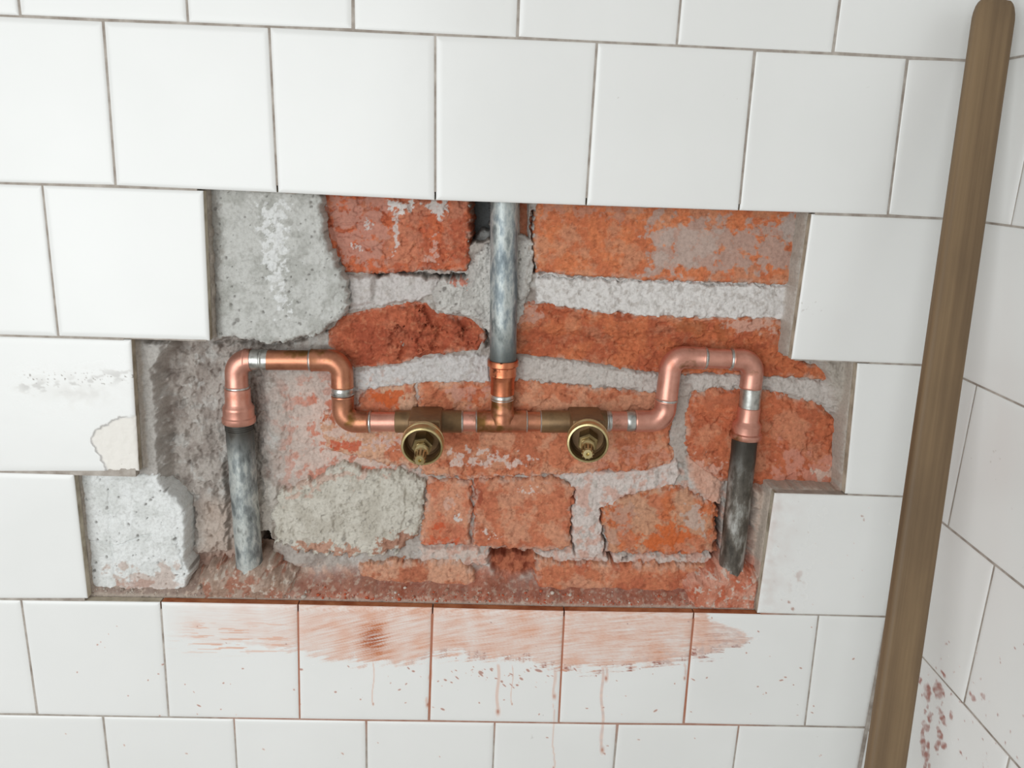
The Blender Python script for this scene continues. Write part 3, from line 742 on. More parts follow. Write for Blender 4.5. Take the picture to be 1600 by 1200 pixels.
# top left brick
def h1(px, py, s, n1, n2):
    h = .004*sstep(0, 14, (py-432)+(px-660)*.22)*sstep(650, 690, px)
    h = h+.0016*sstep(3, 0, lined([(510,330),(530,400),(534,424)], px, py))+.0012*sstep(2.4, 0, lined([(505,352),(560,350),(580,345)], px+4*n2, py+4*n1))
    h = h-.0018*sstep(-3, 4, psd(circ(622,322,20,8)+[], px+5*n2, py))-.0014*sstep(-3, 4, psd([(655,316),(700,312),(700,336),(690,345),(672,330)], px+5*n2, py+5*n1))
    h = h-.0012*sstep(-3, 4, psd([(676,364),(684,362),(684,412),(658,410),(672,396)], px+3*n1, py))
    return h+.0018*sstep(.1, .5, fbm(px, py, 22, 4, 301))
piece('brick', BR['b1'], .0275, brickcol((196,92,56), (178,84,58), (196,140,124), 300, .35, .2, marks=[
    ([(500,300),(620,300),(618,400),(600,425),(530,425),(505,380)], (190,138,122), 26, .55, .85, 16),
    ([(604,312),(644,314),(646,334),(606,330)], (218,214,210), 6, .3, .95, 10), ([(655,316),(700,312),(700,336),(690,345),(672,330)], (204,200,196), 6, .3, .9, 10),
    ([(612,330),(624,330),(622,400),(614,400)], WH, 6, .5, .75, 8), ([(676,364),(684,362),(684,412),(658,410),(672,396)], (202,160,146), 6, .3, .8, 8),
    (circ(575,352,10), WH, 8, .5, .8, 6), ([(545,375),(570,385),(565,395),(548,385)], WH, 5, .6, .8, 5)]), 1.2, 6, 3, 300, h1)
# top right brick
piece('brick', BR['b2'], .0270, brickcol((206,110,68), (194,100,64), (196,150,130), 320, .35, .15, marks=[
    ([(840,315),(1010,318),(1008,345),(842,338)], (186,140,120), 16, .35, .6, 20),
    ([(1000,325),(1262,335),(1255,440),(1120,440),(1000,432)], (178,150,138), 30, .62, .9, 26),
    ([(1005,340),(1130,345),(1140,395),(1090,430),(1008,432)], (184,164,154), 24, .62, .8, 20),
    ([(1215,330),(1262,335),(1260,395),(1225,380)], (180,166,158), 16, .4, .8, 14)]), .9, 6, 2.5, 320)
piece('brick', BR['bs'], .0350, brickcol((172,88,60), (160,80,56), (180,130,110), 330, .3), .8, 5, 2, 330, label='narrow recessed brick behind the riser')
# mid left, spalled into crumbling lumps
def h3(px, py, s, n1, n2):
    d1, d2, v = worley(px+9*n1, py+9*n2, 30, 31)
    m = sstep(2, 14, s)
    l = np.sqrt(np.clip(1-d1*d1*.9, 0, 1))
    e1, e2, _ = worley(px+4*n2, py+4*n1, 12, 37)
    h = -.0085*l*sstep(.2, .6, v)*sstep(585, 640, px)*m-.0016*np.sqrt(np.clip(1-e1*e1, 0, 1))*m
    h = h+.0045*np.clip(fbm(px, py, 40, 5, 341), -1, 1)*m+.005*sstep(24, 4, np.abs(py-535+.12*(px-640)))*sstep(560, 640, px)*m
    return h+.0022*m
piece('brick', BR['b3'], .0300, brickcol((182,88,60), (166,74,50), (190,116,92), 340, .3, .25), 1.3, 6, 3, 340, h3, 'spalled brick with crumbling lumpy face')
def h4(px, py, s, n1, n2):
    c = np.exp(-(((px-1040)/170)**2+((py-545)/26)**2))
    st = sstep(-5, 5, py-(512+14*np.sin((px-820)/80.0)+8*n1))
    return .0045*c+.0026*st*sstep(1150, 1000, px)+.0018*sstep(.1, .45, fbm(px*.6, py, 20, 5, 351))
piece('brick', BR['b4'], .0275, brickcol((192,98,60), (174,82,52), (198,140,116), 350, .3, .3, marks=[
    ([(1100,494),(1230,495),(1232,520),(1150,520),(1130,506)], (200,156,138), 10, .35, .9, 14), ([(800,480),(842,470),(850,500),(806,520)], (190,150,134), 12, .45, .7, 14),
    ([(1060,500),(1140,505),(1130,530),(1050,530)], (150,88,52), 20, .4, .5, 20)]), 1.2, 6, 3, 350, h4)
piece('brick', BR['b5a'], .0280, brickcol((192,106,78), (182,98,74), (206,160,142), 360, .75, -.05, marks=[
    ([(576,612),(632,608),(630,640),(578,640)], (196,96,52), 14, .35, .9, 16), ([(500,640),(560,630),(560,690),(510,700)], (206,182,170), 22, .45, .85, 12),
    ([(545,680),(640,672),(640,704),(560,708)], (204,176,166), 18, .65, .85, 7), ([(515,688),(570,690),(560,715),(520,708)], (190,86,58), 12, .35, .8, 14)]), 1.2, 7, 5, 360)
def h5(px, py, s, n1, n2):
    return .0014*sstep(.05, .5, fbm(px, py, 30, 5, 371))-.0016*sstep(.2, .5, fbm(px, py, 13, 4, 372))*sstep(700, 730, py)
piece('brick', BR['b5b'], .0278, brickcol((196,110,80), (184,98,70), (206,146,124), 370, .6, .0, marks=[
    ([(690,700),(720,692),(790,700),(880,712),(800,738),(690,736)], (212,190,180), 18, .85, .85, 12), ([(700,600),(765,598),(765,640),(700,640)], (200,150,134), 20, .4, .7, 20),
    ([(730,610),(758,606),(756,636),(735,636)], (186,94,54), 12, .4, .7, 12), ([(940,690),(1050,690),(1055,722),(900,740)], (204,150,130), 24, .5, .5, 16),
    ([(656,735),(740,742),(890,738),(900,745),(700,752)], (206,170,154), 8, .55, .7, 10)]), 1.1, 7, 5, 370, h5)
def h6(px, py, s, n1, n2):
    return .0020*sstep(.1, .5, fbm(px, py, 34, 5, 381))-.0016*sstep(-6, 8, psd([(1205,735),(1325,720),(1325,785),(1205,785)], px+10*n1, py+10*n1))
piece('brick', BR['b6'], .0275, brickcol((192,96,62), (182,90,60), (204,136,112), 380, .45, .1, marks=[
    ([(1200,690),(1320,690),(1324,780),(1200,780)], (204,140,120), 40, .55, .85, 30), ([(1265,735),(1318,720),(1320,752),(1275,758)], (206,182,168), 14, .55, .85, 14),
    ([(1085,612),(1160,608),(1160,640),(1090,640)], (178,104,76), 20, .4, .6, 20), ([(1075,712),(1135,722),(1125,752),(1090,745)], (206,160,142), 16, .5, .8, 10)]), .9, 12, 4.5, 380, h6)
def h7(px, py, s, n1, n2): return .0010*sstep(.1, .6, fbm(px, py, 30, 5, 391))
piece('brick', BR['b7a'], .0262, brickcol((198,112,84), (188,104,80), (206,146,126), 390, .6, -.05, marks=[
    (circ(687,822,9,10), (200,90,56), 8, .3, .8, 10), ([(660,838),(720,840),(716,856),(660,856)], (196,92,60), 8, .4, .7, 10), (circ(714,808,6), WH, 5, .3, .9, 6), ([(690,775),(715,775),(712,800),(690,800)], (206,168,152), 10, .5, .7, 9)]), 1, 5, 4, 390, h7)
piece('brick', BR['b7b'], .0258, brickcol((194,108,80), (184,98,72), (204,148,128), 400, .5, .05, marks=[
    ([(737,760),(756,760),(752,792),(738,790)], (150,76,56), 8, .3, .85, 12), ([(748,824),(775,830),(790,845),(760,840)], (210,196,188), 8, .7, .85, 7), ([(800,760),(850,760),(845,775),(815,780)], (214,196,186), 8, .85, .85, 7)]), 1, 6, 4.5, 400, h7)
piece('brick', BR['b7c'], .0262, brickcol((192,108,80), (196,100,58), (190,150,132), 410, .6, -.05, marks=[
    ([(945,790),(1010,768),(1000,800),(960,860),(944,850)], (184,146,128), 20, .4, .75, 18), ([(1070,790),(1100,788),(1100,838),(1080,835),(1066,815)], (190,168,156), 14, .35, .85, 14), ([(1040,815),(1080,825),(1070,862),(1000,862),(990,846)], (202,102,52), 20, .35, .8, 18)]), 1.1, 7, 5, 410, h7)
piece('brick', BR['b8a'], .0240, brickcol((188,110,84), (176,98,74), (204,150,132), 420, .75, -.1), 1.4, 9, 5, 420, h7)
piece('brick', BR['b8b'], .0225, brickcol((194,108,78), (180,92,66), (204,148,128), 430, .55, .0), 1.1, 10, 6, 430, h7)

# ---- plaster and cement pieces
def pits_(px, py, sc, seed, dens):
    d1, d2, v = worley(px+2*perlin(px/7, py/7, seed), py+2*perlin(px/7+9, py/7, seed+1), sc, seed)
    r = .06+.13*((v*37.7) % 1)**2
    return np.where(v > dens, sstep(r, r*.5, d1), 0.0)
def plaster(base, alt, seed, marks=(), pits=.6):
    def f(px, py, s, n1, n2):
        c = np.broadcast_to(lin(base), px.shape+(3,)).copy()
        c = mixv(c, lin(alt), sstep(-.2, .5, fbm(px, py, 40, 5, seed+11, .6)))
        c = mixv(c, lin((112,106,101)), np.maximum(pits_(px, py, 15, seed+13, .55), pits_(px, py, 26, seed+14, .8))*pits)
        for (poly, cc, feather, th, amt, sc) in marks:
            wx, wy = warp(px, py, 5, 12, seed+41)
            c = mixv(c, lin(cc), smear(px, py, psd(poly, wx, wy), feather, th, sc, seed+51)*amt)
        return c
    return f
def hp(sd_, k=.0012):
    def f(px, py, s, n1, n2):
        return k*np.maximum(pits_(px, py, 15, sd_+13, .55), pits_(px, py, 26, sd_+14, .8))+.0006*sstep(.2, .5, fbm(px, py, 20, 4, sd_+15))
    return f
def hul(px, py, s, n1, n2):
    return hp(500)(px, py, s, n1, n2)+.0035*sstep(350, 332, px+5*n1)-.0008*sstep(10, 0, np.abs(px-430-10*n1))*sstep(500, 470, py)
piece('plaster_patch', UL, .0130, plaster((196,196,192), (178,178,173), 500, marks=[
    ([(402,312),(455,312),(456,360),(450,430),(458,500),(430,490),(410,420),(402,360)], (222,223,222), 16, .62, .9, 11), ([(300,300),(345,300),(345,530),(300,530)], (160,156,150), 14, .3, .6, 20)]), 1.1, 9, 4, 500, hul, 'light grey plaster slab with a white lime streak')  # grey left strip: shade along the tile edge painted into the plaster colour
def hll(px, py, s, n1, n2):
    h = hp(520)(px, py, s, n1, n2)
    for ln, w_, dp in (([(130,842),(165,848),(178,852),(240,836)], 1.1, .0016), ([(168,752),(172,840),(182,925)], 1.0, .0008), ([(272,838),(283,870),(289,890)], 1.4, .002), ([(240,881),(285,897)], 1.0, .0014)):
        h = h+dp*np.exp(-(lined(ln, px+3*n2, py+3*n1)/w_)**2)
    return h
piece('plaster_patch', LLS, .0125, plaster((226,228,227), (214,216,214), 520, marks=[
    ([(168,885),(288,885),(285,925),(175,925)], (190,164,150), 30, .35, .6, 30), ([(180,905),(240,908),(235,928),(190,928)], (176,136,120), 16, .35, .6, 18)], pits=.7), .7, 4, 3, 520, hll, 'pale grey plaster slab with a thin crack')
def hlump(px, py, s, n1, n2):
    d1, d2, v = worley(px+6*n1, py+6*n2, 34, 71)
    return -.0028*np.sqrt(np.clip(1-d1*d1, 0, 1))+.0010*sstep(.45, .6, fbm(px, py, 8, 3, 545, .6))+.0006*n2-.0030*np.exp(-(((px-705)/26)**2+((py-462)/22)**2))
piece('mortar_lump', LUMP, .0275, plaster((198,195,190), (182,178,173), 540, marks=[([(700,436),(735,434),(730,446),(704,446)], (196,110,84), 6, .35, .8, 6)], pits=.8), 1.6, 11, 4, 540, hlump, 'rough grey mortar lump packed behind the riser')
def hcem(px, py, s, n1, n2):
    h = .0016*np.exp(-(lined([(632,760),(636,800),(622,850)], px+4*n1, py)/2.0)**2)
    h = h+.0045*sstep(590, 660, px+8*n1)*sstep(790, 850, py)
    return h+.0012*sstep(.3, .55, fbm(px, py, 10, 4, 565, .6))+.0022*sstep(.0, .5, fbm(px, py, 44, 4, 566))
piece('cement_patch', CEM, .0235, plaster((200,195,184), (186,180,168), 560, marks=[
    ([(430,740),(560,730),(600,745),(520,760),(440,790)], (196,160,144), 22, .5, .6, 16), ([(585,838),(660,830),(655,870),(590,870)], (166,118,96), 16, .3, .9, 16), ([(430,845),(560,850),(560,875),(430,870)], (180,128,104), 14, .4, .8, 18)], pits=.5), 1.4, 12, 7, 560, hcem, 'dull grey cement smear over the brickwork')
piece('mortar_lump', [(741,378),(752,362),(768,360),(768,384),(750,392),(738,396)], .045, plaster((150,150,148), (128,128,126), 580), 1.5, 8, 3, 580, None, 'dark grey stone chip wedged in the gap beside the riser')

# mortar heaped around the feet of the two drop pipes
def heap(c1, c2, red_, seed):
    def f(px, py, s, n1, n2):
        c = mixv(np.broadcast_to(lin(c1), px.shape+(3,)), lin(c2), sstep(-.2, .4, n1))
        c = mixv(c, lin(red_), sstep(.0, .5, fbm(px, py, 22, 5, seed+3, .6))*.8)
        return mixv(c, lin((206,196,184)), sstep(.35, .6, fbm(px, py, 10, 4, seed+5, .6))*.7)
    return f
def hheap(t):
    def f(px, py, s, n1, n2): return .016*np.clip(1-(py-t)/15, 0, 1)**1.5+.0008*n1+.0005*n2
    return f
piece('mortar_lump', [(300,908),(345,892),(370,878),(402,878),(425,890),(460,910),(490,975),(290,975)], .0072, heap((172,150,136), (158,132,116), (160,106,86), 600), 1.2, 30, 5, 600, hheap(878), 'brownish mortar heaped round the foot of the left drop pipe', ed=.020)
piece('mortar_lump', [(1075,912),(1110,897),(1142,882),(1170,884),(1205,898),(1215,985),(1060,985)], .0072, heap((204,150,130), (190,122,98), (184,98,70), 620), 1.2, 26, 5, 620, hheap(882), 'pink mortar heaped round the foot of the right drop pipe', ed=.020)

# ---- crumbs lying on the sill
def crumbs():
    r = np.random.RandomState(4)
    base = bmesh.new(); bmesh.ops.create_icosphere(base, subdivisions=1, radius=1.0)
    bv = np.array([v.co[:] for v in base.verts]); bf = np.array([[v.index for v in f.verts] for f in base.faces]); base.free()
    Vs, Fs, Cs = [], [], []; n = 0
    zs = BED_Z[:, 0]; xs = BED_X[0]
    for k in range(950):
        u = r.rand()
        pxk = r.uniform(150, 1150)
        x = at(pxk, 945, .015)[0]; ze_ = np.interp(x, ZE[:, 0], ZE[:, 2])
        zz = ze_+r.uniform(.0006, .0075)
        ix = int(np.clip(np.searchsorted(xs, x), 1, len(xs)-2)); iz = int(np.clip(np.searchsorted(zs, zz), 1, len(zs)-2))
        d = BED_D[iz, ix]
        if abs(pxk-391) < 34 or abs(pxk-1141) < 34: continue
        s = .00042*np.exp(r.normal(0, .5))*(1.8 if r.rand() < .06 else 1)
        v = bv*(1+.35*r.uniform(-1, 1, (len(bv), 1)))*s*r.uniform(.6, 1.3, (1, 3))+np.array([x, d, zz+s*.3])
        Vs.append(v); Fs.append(bf+n); n += len(bv)
        t = r.rand(); c = lin((186,92,64)) if t < .5 else lin((206,196,186)) if t < .72 else lin((160,128,112))
        if pxk < 480: c = lin((186,176,166)) if t < .6 else lin((150,136,126))
        Cs.append(np.repeat(c[None], len(bv), 0))
    me = mesh_np('brick_debris', np.concatenate(Vs), np.concatenate(Fs), {'albedo': ('FLOAT_COLOR', np.concatenate(Cs))})
    o = link('brick_debris', me, M_MIN, None, smooth=False)
    tag(o, 'fine brick and mortar crumbs lying along the sill of the opening', 'debris', kind='stuff')
crumbs()

# ------------------------------------------------------------------ the pipework: one soldered assembly
PD = .0200                                  # depth of the pipe axes behind the tile face
def P3(px, py, d=PD): return Vector(at(px, py, d))
pipes = empty('shower_pipework', P3(785, 659))
tag(pipes, 'copper and galvanized shower pipework with two brass valves soldered in the opening', 'pipework')
def frame(d):
    d = d.normalized(); a = Vector((0, 0, 1)) if abs(d.z) < .9 else Vector((0, 1, 0))
    u = d.cross(a).normalized(); return u, d.cross(u).normalized()
def child(name, me, m, parent, label=None, smooth=True):
    o = bpy.data.objects.new(name, me); C.objects.link(o); me.materials.append(m)
    if smooth:
        me.polygons.foreach_set('use_smooth', [True]*len(me.polygons))
        me.set_sharp_from_angle(angle=math.radians(38))
    o.parent = parent; o.matrix_parent_inverse = Matrix.Translation(-pipes.location)
    if parent is not pipes: o.matrix_parent_inverse = Matrix.Identity(4)
    if label: o['label'] = label
    return o
def sweep(path, radii, seg=36, rough=0.0, seed=0):
    """round tube along points with a radius at each point, closed ends"""
    r = np.random.RandomState(seed); ph = r.rand(6)*6.28
    bm = bmesh.new(); rings = []; u = None
    for k, p in enumerate(path):
        d = (path[min(k+1, len(path)-1)]-path[max(k-1, 0)]).normalized()
        if u is None: u, v = frame(d)
        else:
            u = (u-d*u.dot(d)).normalized(); v = d.cross(u)
        ring = []
        for j in range(seg):
            a = 2*math.pi*j/seg; rr = radii[k]
            if rough: rr += rough*(math.sin(3*a+ph[0]+k*.9)*.5+math.sin(5*a+ph[1]-k*1.7)*.35+math.sin(k*2.3+ph[2])*.5)
            ring.append(bm.verts.new(p+u*(rr*math.cos(a))+v*(rr*math.sin(a))))
        rings.append(ring)
    for a, b in zip(rings[:-1], rings[1:]):
        for j in range(seg): bm.faces.new((a[j], a[(j+1) % seg], b[(j+1) % seg], b[j]))
    bm.faces.new(rings[0][::-1]); bm.faces.new(rings[-1])
    bmesh.ops.recalc_face_normals(bm, faces=bm.faces)
    me = bpy.data.meshes.new('tube'); bm.to_mesh(me); bm.free(); return me
def lathe(p, d, prof, seg=40):
    """turned shape: prof = list of (distance along d, radius)"""
    d = d.normalized(); return sweep_dir(p, d, prof, seg)
def sweep_dir(p, d, prof, seg, rot=0.0, cap=True):
    u, v = frame(d); bm = bmesh.new(); rings = []
    for t, r in prof:
        rings.append([bm.verts.new(p+d*t+u*(r*math.cos(2*math.pi*j/seg+rot))+v*(r*math.sin(2*math.pi*j/seg+rot))) for j in range(seg)])
    for a, b in zip(rings[:-1], rings[1:]):
        for j in range(seg): bm.faces.new((a[j], a[(j+1) % seg], b[(j+1) % seg], b[j]))
    if cap: bm.faces.new(rings[0][::-1])
    bm.faces.new(rings[-1])
    bmesh.ops.recalc_face_normals(bm, faces=bm.faces)
    me = bpy.data.meshes.new('turned'); bm.to_mesh(me); bm.free(); return me
RT = .0078; RF = .0087; RBEND = .0108
def elbow(c, a, b, la, lb, m, label=None, bend=RBEND):
    """solder elbow: corner c, legs towards a and b of the given lengths, with socket lips"""
    da = (a-c).normalized(); db = (b-c).normalized()
    path = []; rad = []
    for t, r in ((la, RF+.0001), (la-.0009, RF+.00035), (la-.0016, RF), (bend+.0008, RF)): path.append(c+da*t); rad.append(r)
    n = 12; th = math.acos(max(-1, min(1, da.dot(db)))); k = bend/math.tan(th/2) if th > .1 else bend
    bis = (da+db).normalized(); cc = c+bis*(bend/math.cos(th/2)) if True else c
    ctr = c+bis*(bend/math.cos(th/2)) ; rr = bend*math.tan(th/2)
    s0 = c+da*bend-ctr; s1 = c+db*bend-ctr
    for i in range(n+1):
        f = i/n; q = (s0.normalized()*(math.sin((1-f)*(math.pi-th))/math.sin(math.pi-th))+s1.normalized()*(math.sin(f*(math.pi-th))/math.sin(math.pi-th)))
        path.append(ctr+q*s0.length); rad.append(RF*(1.0+.03*math.sin(math.pi*f)))
    for t, r in ((bend+.0008, RF), (lb-.0016, RF), (lb-.0009, RF+.00035), (lb, RF+.0001)): path.append(c+db*t); rad.append(r)
    return child('elbow', sweep(path, rad), m, pipes, label)
def solder(parent, p, d, wd=.0022, r=RF):
    d = d.normalized(); h = wd/2
    return child('solder_ring', sweep_dir(p-d*h, d, [(0, RT), (wd*.08, r-.0003), (wd*.3, r+.00015), (wd*.55, r+.0001), (wd*.8, r-.0003), (wd, RT)], 36), M_SOLD, parent, 'silver solder ring')
def tube(a, b, m, r=RT, label=None):
    n = 8; return child('copper_tube', sweep([a.lerp(b, i/n) for i in range(n+1)], [r]*(n+1)), m, pipes, label)

# corners
yM = 659
Lv = P3(371, 640); L1 = P3(369, 562.5); L2 = P3(534, 563); L3 = P3(536.5, 659)
R4 = P3(1037, 658); R5 = P3(1049.5, 557.5); R6 = P3(1178, 563); Rv = P3(1168, 640)
tee = P3(785, 658.5)
e1 = elbow(L1, Lv, L2, (L1-P3(371, 604)).length, (L1-P3(383, 562.5)).length+.0008, M_COP)
t1 = tube(P3(386, 562.5), P3(500, 563), M_COPB)
solder(e1, P3(403.5, 562.5), L2-L1, .0155, RT+.0004); solder(e1, P3(409, 562.5), L2-L1, .0030, RT+.0008)
e2 = elbow(L2, L1, L3, (L2-P3(486, 563)).length, (L2-P3(535, 605)).length, M_COPB)
solder(e2, P3(485.5, 563), L1-L2, .0024)
tube(P3(535, 595), P3(535.5, 630), M_COPB)
solder(e2, P3(535, 611), L3-L2, .0062, RT+.0005); solder(e2, P3(535.2, 616), L3-L2, .0018, RF+.0001)
V1a = P3(600, 659)
e3 = elbow(L3, L2, V1a, (L3-P3(535.3, 618)).length, (L3-P3(577, 659)).length, M_COPB)
solder(e3, P3(578, 659), L3-V1a, .0028)
tube(P3(570, 659), P3(625, 659), M_COP); 
# riser tee and run
dX = (P3(845, 658.5)-P3(722, 658.5)).normalized(); dZ = (P3(785, 600)-tee).normalized()
tm = child('tee', sweep_dir(P3(745, 658.5), dX, [(0, RF-.0002), (.0008, RF+.0003), (.0018, RF), (.010, RF), (.012, RF+.0003), ((P3(822, 658.5)-P3(745, 658.5)).length-.012, RF+.0003), ((P3(822, 658.5)-P3(745, 658.5)).length-.010, RF), ((P3(822, 658.5)-P3(745, 658.5)).length-.0008, RF+.0003), ((P3(822, 658.5)-P3(745, 658.5)).length, RF-.0002)], 40), M_COPB, pipes)
hb = (P3(785, 622)-tee).length
child('branch_socket', sweep_dir(tee, dZ, [(0, RF+.0022), (.0062, RF+.0022), (.0080, RF+.0012), (.0100, RF+.0003), (hb-.003, RF), (hb-.001, RF+.0003), (hb, RF)], 40), M_COPB, tm)
solder(tm, P3(745, 658.5), dX, .0020); solder(tm, P3(823, 658.5), dX, .0016); solder(tm, P3(785, 620), dZ, .0045, RF-.0001); solder(tm, P3(785, 623.5), dZ, .0014, RF+.0004)
tube(P3(716, 658.5), P3(750, 658.5), M_COP); tube(P3(818, 658.5), P3(850, 658.5), M_COPB)
# couplings to the steel pipes: p = small end, q = big end, profile in fractions
def coupling(p, q, m, rs, rb, lip, label):
    d = q-p; Ln = d.length
    pr = [(0, rs-.0006), (.0005, rs), (.40, rs), (.44, rs+.0003), (.52, rb-.0006), (.56, rb), (.60, rb-.0002), (.80, rb-.0002), (.84, rb+lip), (.97, rb+lip), (1.0, rb+lip-.0006), (1.0, RT)]
    return child('coupling', sweep_dir(p, d.normalized(), [(t*Ln if t > .001 else t, r) for t, r in pr], 44), m, pipes, label)
cL = coupling(P3(371, 606), P3(373.6, 660), M_COP, .0098, .0122, .0007, 'pink copper reducing coupling on the left drop')
solder(cL, P3(371, 606.5), Lv-L1, .0040, RF+.0002)
cR = coupling(P3(1171, 636), P3(1164.3, 684), M_COP, 0.0089, .0116, .0013, 'pink copper reducing coupling on the right drop')
cM = coupling(P3(785, 616), P3(786, 562), M_COPS, .0094, .0108, .0014, 'spotted copper coupling under the riser')
# steel pipes
zl = at(374, 662, PD)[2]; zr_ = at(1163, 685, PD)[2]; zm = at(786, 560, PD)[2]
G_L = m_galv('galvanized_drop_left', [(.34, (92,96,96)), (.46, (144,150,150)), (.56, (200,204,200)), (.70, (112,114,112))], zl-.030, zl-.006, (70, 66, 60))
G_R = m_galv('galvanized_drop_right', [(.36, (66,62,56)), (.50, (104,98,90)), (.57, (150,148,142)), (.66, (206,206,202))], zr_-.045, zr_-.004, (60, 56, 50))
G_M = m_galv('galvanized_riser', [(.34, (98,110,116)), (.46, (146,156,160)), (.55, (196,202,200)), (.68, (120,130,132))], zm+.030, zm-.002, (84, 88, 84))
def steel(a, b, r, m, rough, seed, label, thread=False):
    n = 26; path = [a.lerp(b, i/n) for i in range(n+1)]
    o = child('galvanized_pipe', sweep(path, [r]*(n+1), 40, rough, seed), m, pipes, label)
    if thread:
        d = (b-a).normalized()
        for k in range(4):
            child('thread', sweep_dir(a+d*(.0026+.0016*k), d, [(0, r-.0002), (.0005, r+.00045), (.0010, r-.0002)], 40), m, o)
    return o
gl = steel(P3(373.2, 655), P3(391.5, 902), .0107, G_L, .00022, 1, 'mottled grey steel pipe dropping at left', True)
gr = steel(P3(1165, 676), P3(1140, 906), .0102, G_R, .00022, 2, 'dark steel pipe dropping at right')
gm = steel(P3(786, 566), P3(788.5, 270), .0104, G_M, .00010, 3, 'blue-grey steel riser pipe')
# lime crust on the right drop
# right run
tube(P3(940, 658), P3(1000, 658), M_COP)
e4 = elbow(R4, P3(940, 658), R5, (R4-P3(992, 658)).length, (R4-P3(1042, 625)).length, M_COP)
solder(e4, P3(986, 658), R4-P3(940, 658), .0078, RT+.0006); solder(e4, P3(952, 658), R4-P3(940, 658), .0030, RT+.0005)
tube(P3(1040, 632), P3(1044, 610), M_COP)
e5 = elbow(R5, R4, R6, (R5-P3(1042.2, 623)).length, (R5-P3(1100, 559.5)).length, M_COP)
solder(e5, P3(1042, 624), R5-R4, .0030, RF+.0002)
tube(P3(1095, 559), P3(1150, 561.5), M_COP)
e6 = elbow(R6, R5, Rv, (R6-P3(1143, 561.3)).length, (R6-P3(1174, 606)).length, M_COP)
solder(e5, P3(1101.5, 559.6), R6-R5, .0030); solder(e6, P3(1143, 561.3), R6-R5, .0036)
t6 = tube(P3(1174, 604), P3(1170.5, 640), M_SOLD, RT+.0005, 'solder-coated silver tube end')

# valves: bronze body across the run, neck towards the room, brass thimble, packing nut and spindle
def valve(xa, xb, xc, ring, rr, m_lab, hexrot):
    yy = 658.5
    a = P3(xa, yy); b = P3(xb, yy); c = P3(xc, yy); d = (b-a).normalized(); Ln = (b-a).length; RB = .0090
    v = child('valve_body', sweep_dir(a, d, [(0, RB-.0004), (.0006, RB), (Ln-.0006, RB), (Ln, RB-.0004)], 40), M_BRON, pipes, m_lab)
    n = Vector((0, -1, 0)); u = d; w_ = n.cross(u).normalized()
    # cast block, slightly wider than the run, bevelled
    bm = bmesh.new(); hx, hz_ = .0125, .0098; y0, y1 = -.0095, .0270
    vs = [bm.verts.new(c+u*sx*hx+w_*sz*hz_+n*yv) for yv in (y0, y1) for sx, sz in ((-1,-1),(1,-1),(1,1),(-1,1))]
    for f in ((0,1,2,3),(7,6,5,4),(0,4,5,1),(1,5,6,2),(2,6,7,3),(3,7,4,0)): bm.faces.new([vs[k] for k in f])
    bmesh.ops.recalc_face_normals(bm, faces=bm.faces)
    bmesh.ops.bevel(bm, geom=bm.edges[:], offset=.0018, segments=3, affect='EDGES', profile=.6)
    me = bpy.data.meshes.new('block'); bm.to_mesh(me); bm.free()
    child('cast_block', me, M_BRON, v)
    # axis of the thimble: from the block to the traced ring centre
    tip = Vector(at(ring[0], ring[1], -.0300)); base = c+n*.024
    ax = (tip-base).normalized(); Lr = (tip-base).length
    child('neck', sweep_dir(base, ax, [(-.004, .0100), (.004, .0100), (Lr-.0135, .0100), (Lr-.0130, .0136)], 36), M_BRON, v, 'dull bronze neck closing the thimble')
    ro = .0158*rr; ri = .0133*rr
    s = tip
    pr = [(-.0135, .0120), (-.0135, ro-.0010), (-.0105, ro-.0010), (-.0098, ro), (-.0082, ro), (-.0078, ro-.0005), (-.0072, ro-.0005), (-.0068, ro), (-.0012, ro), (0, ro-.0006), (.0002, ri+.0006), (-.0006, ri), (-.0030, ri-.0001), (-.0031, ri+.0008), (-.0132, ri+.0008), (-.0134, .0120)]
    child('brass_thimble', sweep_dir(s, ax, pr, 56), M_BRAS, v, 'bright brass thimble ring')
    child('thimble_shade_sleeve', sweep_dir(s, ax, [(-.0029, ri), (-.0110, ri-.0003), (-.0122, ri-.0016), (-.0124, .0005)], 56, 0.0, False), M_BRON, v, 'dark sleeve added to shade the inside of the thimble')  # added bronze sleeve, replaces bright brass reflections with a darker inside
    child('packing_nut', sweep_dir(s, ax, [(-.0125, .0070), (-.0125, .0078), (.0005, .0078), (.0014, .0068), (.0014, .0055), (.0030, .0053), (.0034, .0046)], 6, hexrot), M_BRAD, v, 'aged brass hexagonal packing nut')
    ax2 = (ax+Vector((0, 0, 0))).normalized()
    sp = child('spindle', sweep_dir(s, ax2, [(-.010, .0046), (.004, .0046), (.0052, .0050), (.0064, .0044), (.0076, .0050), (.0088, .0042), (.0100, .0047), (.0120, .0041), (.0205, .0038), (.0215, .0033), (.0215, .0012), (.0185, .0011)], 20), M_BRAS, v, 'splined brass spindle')
    # splines along the stem
    uu, vv = frame(ax2)
    for k in range(10):
        an = 2*math.pi*k/10; q = s+(uu*math.cos(an)+vv*math.sin(an))*.0040
        child('spline', sweep([q+ax2*.0125, q+ax2*.0205], [.0006, .0006], 6), M_BRAD, v)
    return v
vl = valve(618, 722, 667, (659.5, 698.5), 1.0, 'dull bronze valve body at left', .2)
vr = valve(845, 948, 913, (918.5, 693), 1.0, 'dull bronze valve body at right', .45)
for p in (620, 722): solder(vl, P3(p, 658.5), dX, .0024, RF)
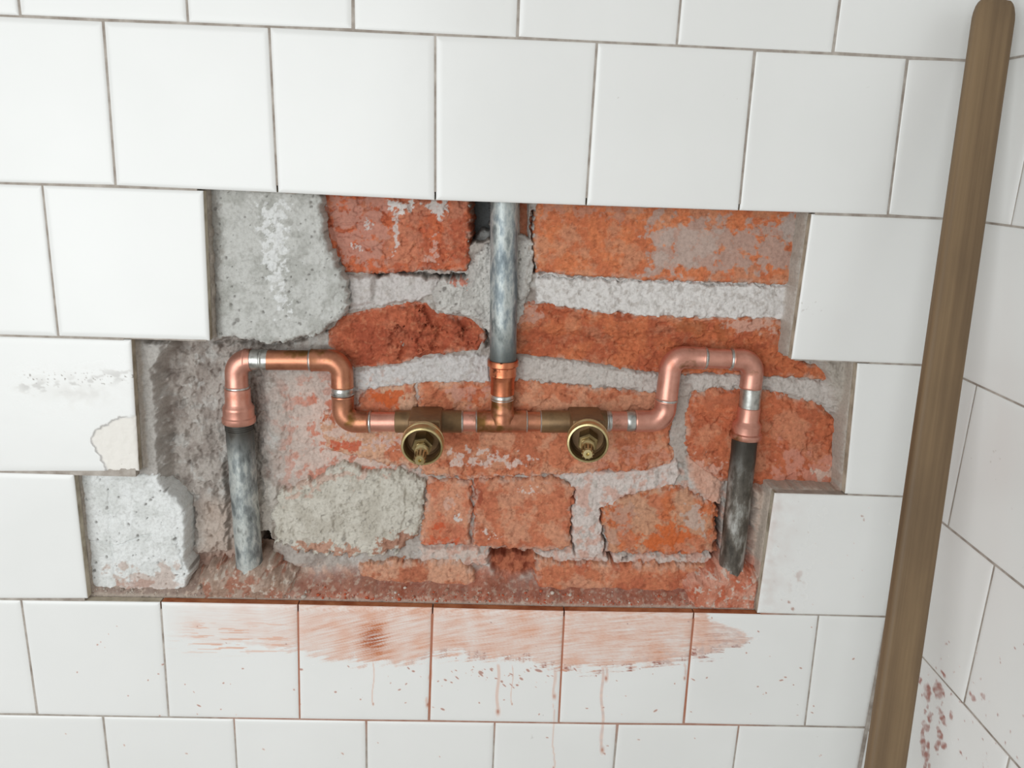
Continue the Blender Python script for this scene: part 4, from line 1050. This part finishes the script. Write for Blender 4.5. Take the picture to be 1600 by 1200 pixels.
for p in (846, 948): solder(vr, P3(p, 658.5), dX, .0024, RF)

# ------------------------------------------------------------------ wooden batten leaning in the corner
def batten():
    pt = at(1556, 2, -.024)                               # top end, near the walls
    dt = float(-((pt-CAM) @ RM)[2])
    r = ray(1384, 1190); pb = CAM+r*(dt*1.035)            # lower end, further out from the wall
    A = Vector(pt); B = Vector(pb); d = (B-A).normalized()
    end = A+d*((FLOOR_Z-A.z)/d.z)                         # its foot on the floor
    Ln = (end-A).length; hw = .5*63.5/F*dt; th = .010
    zx = -d; face = Vector((0, -1, 0)); face = (face-zx*face.dot(zx)).normalized(); side = zx.cross(face).normalized()
    if side.x < 0: side = -side
    # rounded cross-section
    sec = []
    k = .0035
    for cx, cy, a0 in ((hw-k, th/2-k, 0), (-hw+k, th/2-k, 90), (-hw+k, -th/2+k, 180), (hw-k, -th/2+k, 270)):
        for j in range(5):
            a = math.radians(a0+90*j/4); sec.append((cx+k*math.cos(a), cy+k*math.sin(a)))
    bm = bmesh.new(); rings = []
    st = [(0, .72), (.0016, .82), (.004, .90), (.008, .97), (.012, 1.0)]+[(.012+(Ln-.016)*i/24, 1.0) for i in range(1, 25)]+[(Ln, 1.0)]
    for t, s in st:
        rings.append([bm.verts.new((x*s, y*(s if t < .012 else 1), -t)) for x, y in sec])
    n = len(sec)
    for a, b in zip(rings[:-1], rings[1:]):
        for j in range(n): bm.faces.new((a[j], a[(j+1) % n], b[(j+1) % n], b[j]))
    bm.faces.new(rings[0]); bm.faces.new(rings[-1])
    bmesh.ops.recalc_face_normals(bm, faces=bm.faces)
    me = bpy.data.meshes.new('wooden_batten'); bm.to_mesh(me); bm.free()
    o = link('wooden_batten', me, m_wood())
    me.set_sharp_from_angle(angle=math.radians(40))
    R = Matrix((side, face, zx)).transposed().to_4x4()
    o.matrix_world = Matrix.Translation(A)@R
    tag(o, 'long brown wooden batten leaning in the corner between the tiled walls', 'batten')
    print('batten', A, B, end, hw, 'right clearance', [XC-(A+side*hw).x, XC-(B+side*hw).x, XC-(end+side*hw).x])
batten()
